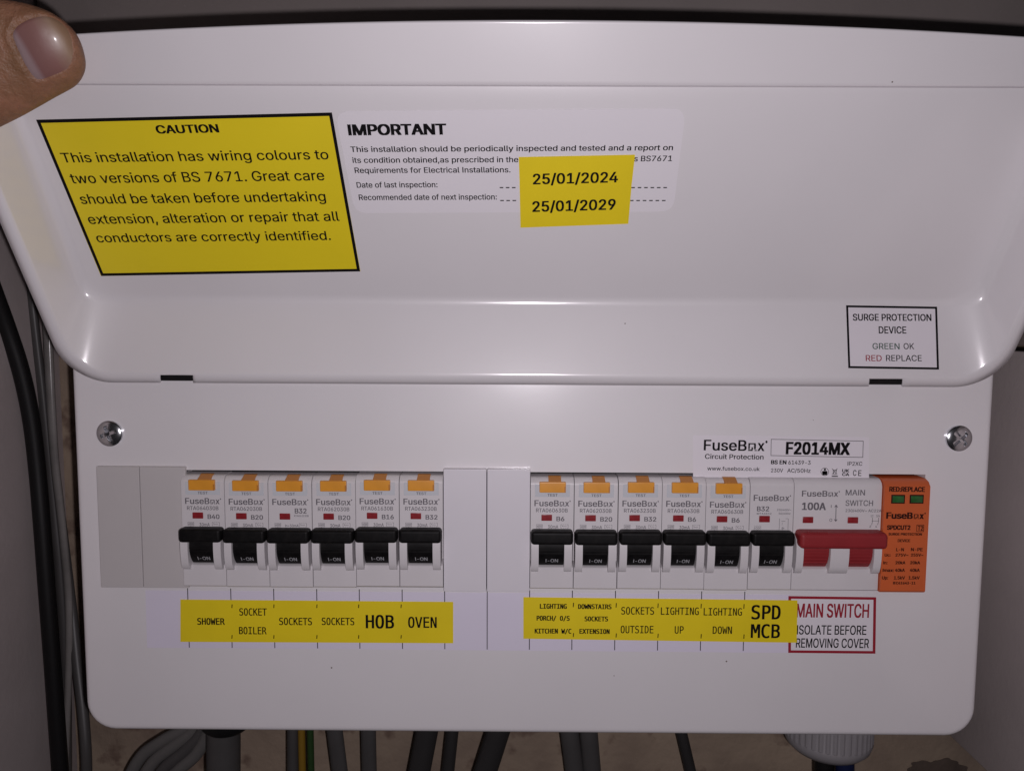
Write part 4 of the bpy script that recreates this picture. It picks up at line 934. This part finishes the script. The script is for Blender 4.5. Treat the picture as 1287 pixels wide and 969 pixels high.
for sx, x0, x1, t, b, bo in (('SURGE PROTECTION', 653, 944, 191, 216, 0.01), ('DEVICE', 749, 851, 237, 263, 0.008), ('OK', 841, 880, 299, 321, -0.004), ('REPLACE', 776, 908, 343, 365, -0.002)): zt(mb, WPL, *z3, sx, x0, x1, t, b, bo, off=0.15, slope=0.004)
mb.build('lettering', 'ink', p, org, smooth=0)
mb = MB(); zt(mb, WPL, *z3, 'GREEN', 726, 826, 299, 321, -0.002, off=0.15); mb.build('lettering', 'greenink', p, org, smooth=0)
mb = MB(); zt(mb, WPL, *z3, 'RED', 701, 760, 343, 365, -0.002, off=0.15); mb.build('lettering', 'redink', p, org, smooth=0)

# ================================================================== CABLES
def cable(pts, r, mt, label, flat=1.0, ax=(0, 1, 0), n=14):
    P = [at(x, y, d) for x, y, d in pts]
    return tag(tube(P, r, n=n, flat=flat, flat_ax=ax).build('cable', mt, org=P[-1], smooth=60), label, 'cable', 'cables round the unit')
cable([(-40, 270, 30), (-14, 350, 40), (8, 410, 50), (26, 465, 56), (39, 525, 60), (47, 590, 62), (53, 660, 62), (59, 740, 62), (66, 830, 62), (71, 900, 62), (76, 969, 62), (82, 1060, 62)], 3.9, 'cblack', 'thick black cable bowing down the grey board left of the unit')
cable([(28, 300, 70), (38, 370, 72), (45, 430, 74), (52, 490, 76), (59, 560, 78), (66, 630, 80), (73, 700, 80), (79, 780, 80), (83, 860, 80), (84, 969, 80), (84, 1040, 80)], 4.0, 'cgrey2', 'dark grey cable just right of the thick black one', 0.6, (0.7, 0.7, 0))
cable([(54, 330, 72), (59, 400, 72), (62, 460, 72), (65, 520, 72), (69, 580, 73), (76, 640, 74), (82, 700, 75), (86, 745, 76), (87, 790, 76), (86, 850, 76), (84, 910, 76), (82, 969, 76), (81, 1040, 76)], lambda t: 3.0 - 0.9 * t, 'cshine', 'shiny grey cable with a bright edge left of the unit', 0.7, (0.6, 0.8, 0))
cable([(80, 650, 88), (86, 710, 86), (91, 765, 82), (97, 830, 76), (104, 890, 70), (108, 940, 66), (109, 980, 66), (109, 1060, 66)], lambda t: 1.0 + 1.7 * min(1, t * 2.5), 'cgrey2', 'dark grey cable slipping behind the lower left corner of the cover')
ZT = ZB + 6
def drop(px0, px1, d, r, mt, label, flat=1.0, ax=(0, 1, 0), top=None):
    a = at(px0, 922, d); b = at(px1, 969, d); v = (b - a)
    up = a - v * ((a[2] - (ZT + 1)) / v[2]) if abs(v[2]) > 1e-6 else a
    up[1] = d; e = b + v * 2.2
    P = [up, a, b, e]
    return tag(tube(P, r, flat=flat, flat_ax=ax, sub=4).build('cable', mt, org=P[-1], smooth=60), label, 'cable', 'cables round the unit')
# a fan of grey flat cables sweeping left
for i, (dx, dy, mt) in enumerate(((0, 0, 'cgrey'), (14, 8, 'cgrey'), (28, 16, 'cgrey2'), (40, 24, 'cgrey'))):
    P = [(255 + dx * .4, 880 + dy * .3, 62 - i), (236 + dx * .6, 912 + dy * .5, 62 - i), (205 + dx, 930 + dy * .8, 62 - i), (178 + dx, 950 + dy, 62 - i), (160 + dx, 985 + dy, 62 - i), (150 + dx, 1040 + dy, 62 - i)]
    lab = ['grey flat cable sweeping left from under the cover, uppermost of four', 'grey flat cable sweeping left from under the cover, second of four', 'darker grey flat cable sweeping left from under the cover, third of four', 'grey flat cable sweeping left from under the cover, lowest of four'][i]
    cable(P, 3.2, mt, lab, 0.75)
drop(281, 281, 46, 8.0, 'cgrey2', 'thick dark cable leaving the black gland')
drop(368, 368, 66, 2.9, 'cgrey2', 'grey cable left of the green and yellow earth wire')
a = drop(379, 380, 64, 1.9, 'cyel', 'yellow striped earth wire hanging under the cover'); 
e0 = at(390, 922, 64.6); e1 = at(391, 969, 64.6)
ev = e1 - e0; up = e0 - ev * ((e0[2] - (ZT + 1)) / ev[2])
gs = tube([up, e0, e1, e1 + ev * 2.2], 1.75, sub=4).build('stripe', 'cgrn', org=tuple(a.location[i] / S - (Z0 if i == 2 else 0) for i in range(3)), smooth=60)
gs.location = (0, 0, 0); gs.parent = a
drop(421, 427, 66, 4.2, 'cgrey2', 'dark flat cable right of the earth wire', 0.6)
drop(463, 464, 70, 4.0, 'cgrey2', 'slate grey flat cable under the HOB label', 0.6)
drop(536, 527, 60, 5.8, 'cgrey3', 'wide black cable leaning left under the OVEN label', 0.6)
drop(568, 563, 66, 3.4, 'cgrey3', 'narrow black cable beside the wide leaning one', 0.7)
drop(625, 610, 58, 6.0, 'cgrey3', 'wide black cable slanting most under the white blanking plates', 0.6)
drop(716, 722, 66, 4.9, 'cgrey2', 'slate cable, left one of the touching pair under the cover', 0.7)
drop(740, 744, 67, 4.8, 'cgrey2', 'slate cable, right one of the touching pair under the cover', 0.7)
drop(857, 868, 66, 2.9, 'cgrey3', 'black cable slanting right under the LIGHTING UP label', 0.8)
drop(1036, 1036, 50, 4.8, 'cblack', 'black cable leaving the grey ribbed gland')
drop(1062, 1062, 46, 4.4, 'cblue', 'blue cable leaving the grey ribbed gland')

# ================================================================== HAND HOLDING THE LID
def skin_mat():
    mt = bpy.data.materials.new('skin'); mt.use_nodes = True; nt = mt.node_tree; b = nt.nodes['Principled BSDF']
    tc = nd(nt, 'ShaderNodeTexCoord')
    n1 = nd(nt, 'ShaderNodeTexNoise'); n1.inputs['Scale'].default_value = 75; n1.inputs['Detail'].default_value = 5
    n2 = nd(nt, 'ShaderNodeTexNoise'); n2.inputs['Scale'].default_value = 420; n2.inputs['Detail'].default_value = 4
    nt.links.new(tc.outputs['Object'], n1.inputs['Vector']); nt.links.new(tc.outputs['Object'], n2.inputs['Vector'])
    r1 = nd(nt, 'ShaderNodeValToRGB'); e = r1.color_ramp.elements
    e[0].position = 0.32; e[0].color = (0.225, 0.112, 0.055, 1); e[1].position = 0.7; e[1].color = (0.335, 0.155, 0.095, 1)
    nt.links.new(n1.outputs['Fac'], r1.inputs[0])
    mx = nd(nt, 'ShaderNodeMix', data_type='RGBA', blend_type='MULTIPLY'); mx.inputs[0].default_value = 0.35
    r2 = nd(nt, 'ShaderNodeValToRGB'); r2.color_ramp.elements[0].position = 0.3; r2.color_ramp.elements[0].color = (0.55, 0.5, 0.45, 1); r2.color_ramp.elements[1].position = 0.6
    nt.links.new(n2.outputs['Fac'], r2.inputs[0]); nt.links.new(r1.outputs[0], mx.inputs[6]); nt.links.new(r2.outputs[0], mx.inputs[7])
    nt.links.new(mx.outputs[2], b.inputs['Base Color'])
    b.inputs['Roughness'].default_value = 0.56
    b.inputs['Subsurface Weight'].default_value = 0.12; b.inputs['Subsurface Radius'].default_value = (0.0015, 0.0006, 0.0003)
    b.inputs['Subsurface Scale'].default_value = 1.0
    vo = nd(nt, 'ShaderNodeTexVoronoi'); vo.inputs['Scale'].default_value = 1500; nt.links.new(tc.outputs['Object'], vo.inputs['Vector'])
    bp = nd(nt, 'ShaderNodeBump'); bp.inputs['Strength'].default_value = 0.7; bp.inputs['Distance'].default_value = 0.00016
    nt.links.new(vo.outputs['Distance'], bp.inputs['Height'])
    wv = nd(nt, 'ShaderNodeTexWave', bands_direction='X'); wv.inputs['Scale'].default_value = 85; wv.inputs['Distortion'].default_value = 9; wv.inputs['Detail'].default_value = 4; wv.inputs['Detail Scale'].default_value = 2.2
    nt.links.new(tc.outputs['Object'], wv.inputs['Vector'])
    b2 = nd(nt, 'ShaderNodeBump'); b2.inputs['Strength'].default_value = 0.45; b2.inputs['Distance'].default_value = 0.0003
    nt.links.new(wv.outputs['Fac'], b2.inputs['Height']); nt.links.new(bp.outputs[0], b2.inputs['Normal']); nt.links.new(b2.outputs[0], b.inputs['Normal'])
    return mt
M['skin'] = skin_mat()
TY = -62.0                                             # plane in which the thumb's outline was measured
def T3(px, py): return at(px, py, TY)
outline = [(98.5, 64, 64), (98, 55, 72), (96.6, 48.5, 76), (94, 41.5, 80.5), (89.5, 34, 86), (82, 27, 93.5), (73, 21, 100.5), (60, 16, 107), (46, 12.5, 114), (29, 10.5, 123.5), (12, 11, 133), (0, 13.5, 140), (-25, 18, 153), (-55, 24, 169), (-95, 30, 190), (-140, 40, 212)]
secs = []
for px, u_, l_ in outline:
    a = T3(px, u_); b = T3(px, l_)
    secs.append((a[0], (a[2] + b[2]) / 2, (a[2] - b[2]) / 2))
secs = np.array(secs)                                   # x, zc, half width
def thick(x):
    t = secs[0, 0] - x                                  # mm back from the tip
    if t < 11: return 8.2 * math.sqrt(max(0.0, 1 - (1 - t / 11) ** 2))
    return 8.2 + 3.0 * min(1, max(0, (t - 16) / 40))
def yc(x):
    t = secs[0, 0] - x
    return TY + 2.0 - 0.10 * max(0, t - 6) - 0.0009 * t * t
SHEAR = 0.42
def surf_y(x, z):
    zc = np.interp(-x, -secs[:, 0], secs[:, 1]); hw = np.interp(-x, -secs[:, 0], secs[:, 2])
    t = min(0.999, abs((z - zc) / max(hw, 0.2)))
    return yc(x) - thick(x) * (1 - t ** 2.3) ** (1 / 2.3) - SHEAR * (z - zc)
def hand_mesh():
    mb = MB(); n = 40; v = []; f = []
    X = np.concatenate([secs[0, 0] - 11 * (1 - np.cos(np.linspace(0.06, math.pi / 2, 12))), np.linspace(secs[0, 0] - 12.5, secs[-1, 0], 30)])
    for x in X:
        zc = np.interp(-x, -secs[:, 0], secs[:, 1]); hw = np.interp(-x, -secs[:, 0], secs[:, 2]); th = thick(x)
        for k in range(n):
            a = 2 * math.pi * k / n; ca, sa = math.cos(a), math.sin(a); e = 2 / 2.3
            dz = hw * math.copysign(abs(ca) ** e, ca)
            v.append((x, yc(x) - th * math.copysign(abs(sa) ** e, sa) - SHEAR * dz, zc + dz))
    for i in range(len(X) - 1):
        for k in range(n): f.append((i * n + k, i * n + (k + 1) % n, (i + 1) * n + (k + 1) % n, (i + 1) * n + k))
    f.append(tuple(range(n - 1, -1, -1))); f.append(tuple(range((len(X) - 1) * n, len(X) * n)))
    mb.add(v, f)
    def add(path, r, flat=1.0, ax=(0, 1, 0)):
        t = tube(path, r, n=20, flat=flat, flat_ax=ax, sub=5); mb.add(t.v, t.f)
    def taper(r0, r1, e=0.9):
        return lambda t: (r0 + (r1 - r0) * t) * (math.sqrt(max(0.02, 1 - ((t - e) / (1 - e)) ** 2)) if t > e else 1.0)
    xe, ze = secs[-1, 0], secs[-1, 1]
    # palm, wrist, and four fingers closed on the back of the lid
    add([(xe + 14, yc(xe) + 2, ze), (xe - 8, -66, ze - 8), (xe - 26, -52, ze - 8), (xe - 44, -42, ze - 10)], 22, 0.62)
    add([(-212, -30, 100), (-230, -38, 96), (-252, -42, 92), (-300, -46, 80), (-345, -50, 66)], lambda t: 30 - 4 * t, 0.55)
    add([(-208, -26, 116), (-210, -24, 78)], 9.5)
    for z, ln, r in ((115, 50, 8.0), (102, 56, 8.2), (89, 52, 7.8), (77, 42, 7.0)):
        yb = LP0[1] - 0.6395 * (z - 11.7) + 17.95 + (r * 1.08 + 2.6) / 0.8425
        add([(-204, yb + 10, z), (-194, yb + 7, z), (-204 + ln * 0.55, yb + 3.5, z - 1), (-204 + ln * 0.8, yb + 1.0, z - 3), (-204 + ln, yb, z - 4)], taper(r * 1.08, r * 0.86), 0.95)
    return mb
hm = hand_mesh()
HO = (-250, -45, 40)
hand = hm.build('hand', 'skin', org=HO, smooth=180)
rm = hand.modifiers.new('skin', 'REMESH'); rm.mode = 'VOXEL'; rm.voxel_size = 0.00075
sm = hand.modifiers.new('smooth', 'SMOOTH'); sm.factor = 0.5; sm.iterations = 8
bpy.context.view_layer.update()
me2 = bpy.data.meshes.new_from_object(hand.evaluated_get(bpy.context.evaluated_depsgraph_get()))
hand.modifiers.clear(); hand.data = me2
# nail outline on the thumb, measured on the thumb's plane
nail_px = [(13.5, 41), (18, 33), (26, 27), (37, 22), (52, 19), (66, 21), (78, 28), (87, 38), (92, 51), (93.5, 66), (91.5, 79), (86, 88), (76, 93), (64, 98), (54, 101.5), (46.5, 102), (39, 96), (29, 81), (20, 62), (14.5, 49)]
def N3(px, py):
    y = TY
    for _ in range(8):
        p_ = at(px, py, y); y = 0.5 * y + 0.5 * surf_y(p_[0], p_[2])
    return at(px, py, y)
NP = np.array([N3(*p_)[[0, 2]] for p_ in nail_px])
def nail_sd(x, z):
    """signed distance to the nail outline, negative inside"""
    d = 1e9; ins = False; n = len(NP)
    for i in range(n):
        a = NP[i]; b = NP[(i + 1) % n]; ab = b - a; t = max(0, min(1, ((x - a[0]) * ab[0] + (z - a[1]) * ab[1]) / (ab @ ab)))
        d = min(d, math.hypot(x - a[0] - ab[0] * t, z - a[1] - ab[1] * t))
        if (a[1] > z) != (b[1] > z) and x < (b[0] - a[0]) * (z - a[1]) / (b[1] - a[1]) + a[0]: ins = not ins
    return -d if ins else d
tipx = NP[:, 0].max()
x_lo, x_hi, z_lo, z_hi = NP[:, 0].min() - 6, NP[:, 0].max() + 6, NP[:, 1].min() - 6, NP[:, 1].max() + 6
for vt in me2.vertices:
    x, y, z = vt.co.x / S + HO[0], vt.co.y / S + HO[1], vt.co.z / S + HO[2]
    if x_lo < x < x_hi and z_lo < z < z_hi and y < yc(x):
        d = nail_sd(x, z)
        if d < 0: dy = 0.75 * min(1, -d / 0.8)
        else:
            k = 0.34 if x < tipx - 5 else 0.12
            dy = -k * math.exp(-((d - 1.1) / 1.3) ** 2)
        vt.co.y += dy * S
    # creases of the knuckle skin
    if x < x_lo + 5 and y < yc(x):
        vt.co.y += 0.22 * S * math.exp(-((x - (x_lo - 2.0 + 0.15 * (z - 120))) / 0.5) ** 2)
me2.shade_smooth()
tag(hand, 'bare hand with its broad thumb pressed on the left end of the open lid', 'hand')
def nail_material():
    mt = bpy.data.materials.new('nail'); mt.use_nodes = True; nt = mt.node_tree; b = nt.nodes['Principled BSDF']
    at_ = nd(nt, 'ShaderNodeAttribute', attribute_name='zone')
    rp = nd(nt, 'ShaderNodeValToRGB'); el = rp.color_ramp.elements
    el[0].position = 0.0; el[0].color = (0.27, 0.19, 0.19, 1)
    el[1].position = 1.0; el[1].color = (0.27, 0.165, 0.10, 1)
    for pos, c_ in ((0.13, (0.275, 0.19, 0.195)), (0.24, (0.205, 0.098, 0.09)), (0.6, (0.235, 0.115, 0.10)), (0.80, (0.28, 0.17, 0.13)), (0.9, (0.32, 0.215, 0.15))):
        q_ = el.new(pos); q_.color = (*c_, 1)
    nt.links.new(at_.outputs['Fac'], rp.inputs[0]); nt.links.new(rp.outputs[0], b.inputs['Base Color'])
    b.inputs['Roughness'].default_value = 0.42; b.inputs['Coat Weight'].default_value = 0.12; b.inputs['Coat Roughness'].default_value = 0.12
    tc = nd(nt, 'ShaderNodeTexCoord'); nz = nd(nt, 'ShaderNodeTexNoise'); nz.inputs['Scale'].default_value = 350
    nt.links.new(tc.outputs['Object'], nz.inputs['Vector'])
    bp = nd(nt, 'ShaderNodeBump'); bp.inputs['Distance'].default_value = 0.00005; nt.links.new(nz.outputs['Fac'], bp.inputs['Height']); nt.links.new(bp.outputs[0], b.inputs['Normal'])
    return mt
M['nail'] = nail_material()
def nail():
    c = NP.mean(axis=0); n = len(NP); K = 4; ring_ = []
    # refine the outline
    out = []
    for i in range(n):
        a, b, c2, d = NP[i - 1], NP[i], NP[(i + 1) % n], NP[(i + 2) % n]
        for k in range(K):
            t = k / K; out.append(0.5 * ((2 * b) + (c2 - a) * t + (2 * a - 5 * b + 4 * c2 - d) * t * t + (3 * b - a - 3 * c2 + d) * t ** 3))
    out = np.array(out); m_ = len(out); v = []; f = []; zone = []; rings = [1.0, 0.97, 0.9, 0.8, 0.66, 0.5, 0.34, 0.17]
    ax = np.array([N3(93, 66)[0] - N3(28, 74)[0], N3(93, 66)[2] - N3(28, 74)[2]]); L = np.linalg.norm(ax); ax /= L; o0 = N3(28, 74)[[0, 2]]
    def pt(x, z, e):
        h = 0.30 * min(1.0, (1 - e) / 0.10) - 0.35 * max(0, (e - 0.93) / 0.07)
        v.append((x, surf_y(x, z) - h + 0.42, z))
        t = ((np.array([x, z]) - o0) @ ax) / L
        s_ = ((x - o0[0]) * -ax[1] + (z - o0[1]) * ax[0]) / 11.0
        zone.append(max(0.0, min(1.0, t + 0.11 * s_ * s_ + 0.02 * s_)))
    for e in rings:
        for p_ in out: q_ = c + (p_ - c) * e; pt(q_[0], q_[1], e)
    pt(c[0], c[1], 0)
    for i in range(len(rings) - 1):
        for k in range(m_): f.append((i * m_ + k, i * m_ + (k + 1) % m_, (i + 1) * m_ + (k + 1) % m_, (i + 1) * m_ + k))
    for k in range(m_): f.append(((len(rings) - 1) * m_ + k, (len(rings) - 1) * m_ + (k + 1) % m_, len(v) - 1))
    fn = np.cross(np.array(v[f[0][1]]) - v[f[0][0]], np.array(v[f[0][2]]) - v[f[0][0]])
    if fn[1] > 0: f = [q[::-1] for q in f]
    o = MB().add(v, f).build('thumbnail', 'nail', hand, HO, smooth=180)
    at_ = o.data.attributes.new('zone', 'FLOAT', 'POINT')
    for i, z in enumerate(zone): at_.data[i].value = z
    return o
nail()
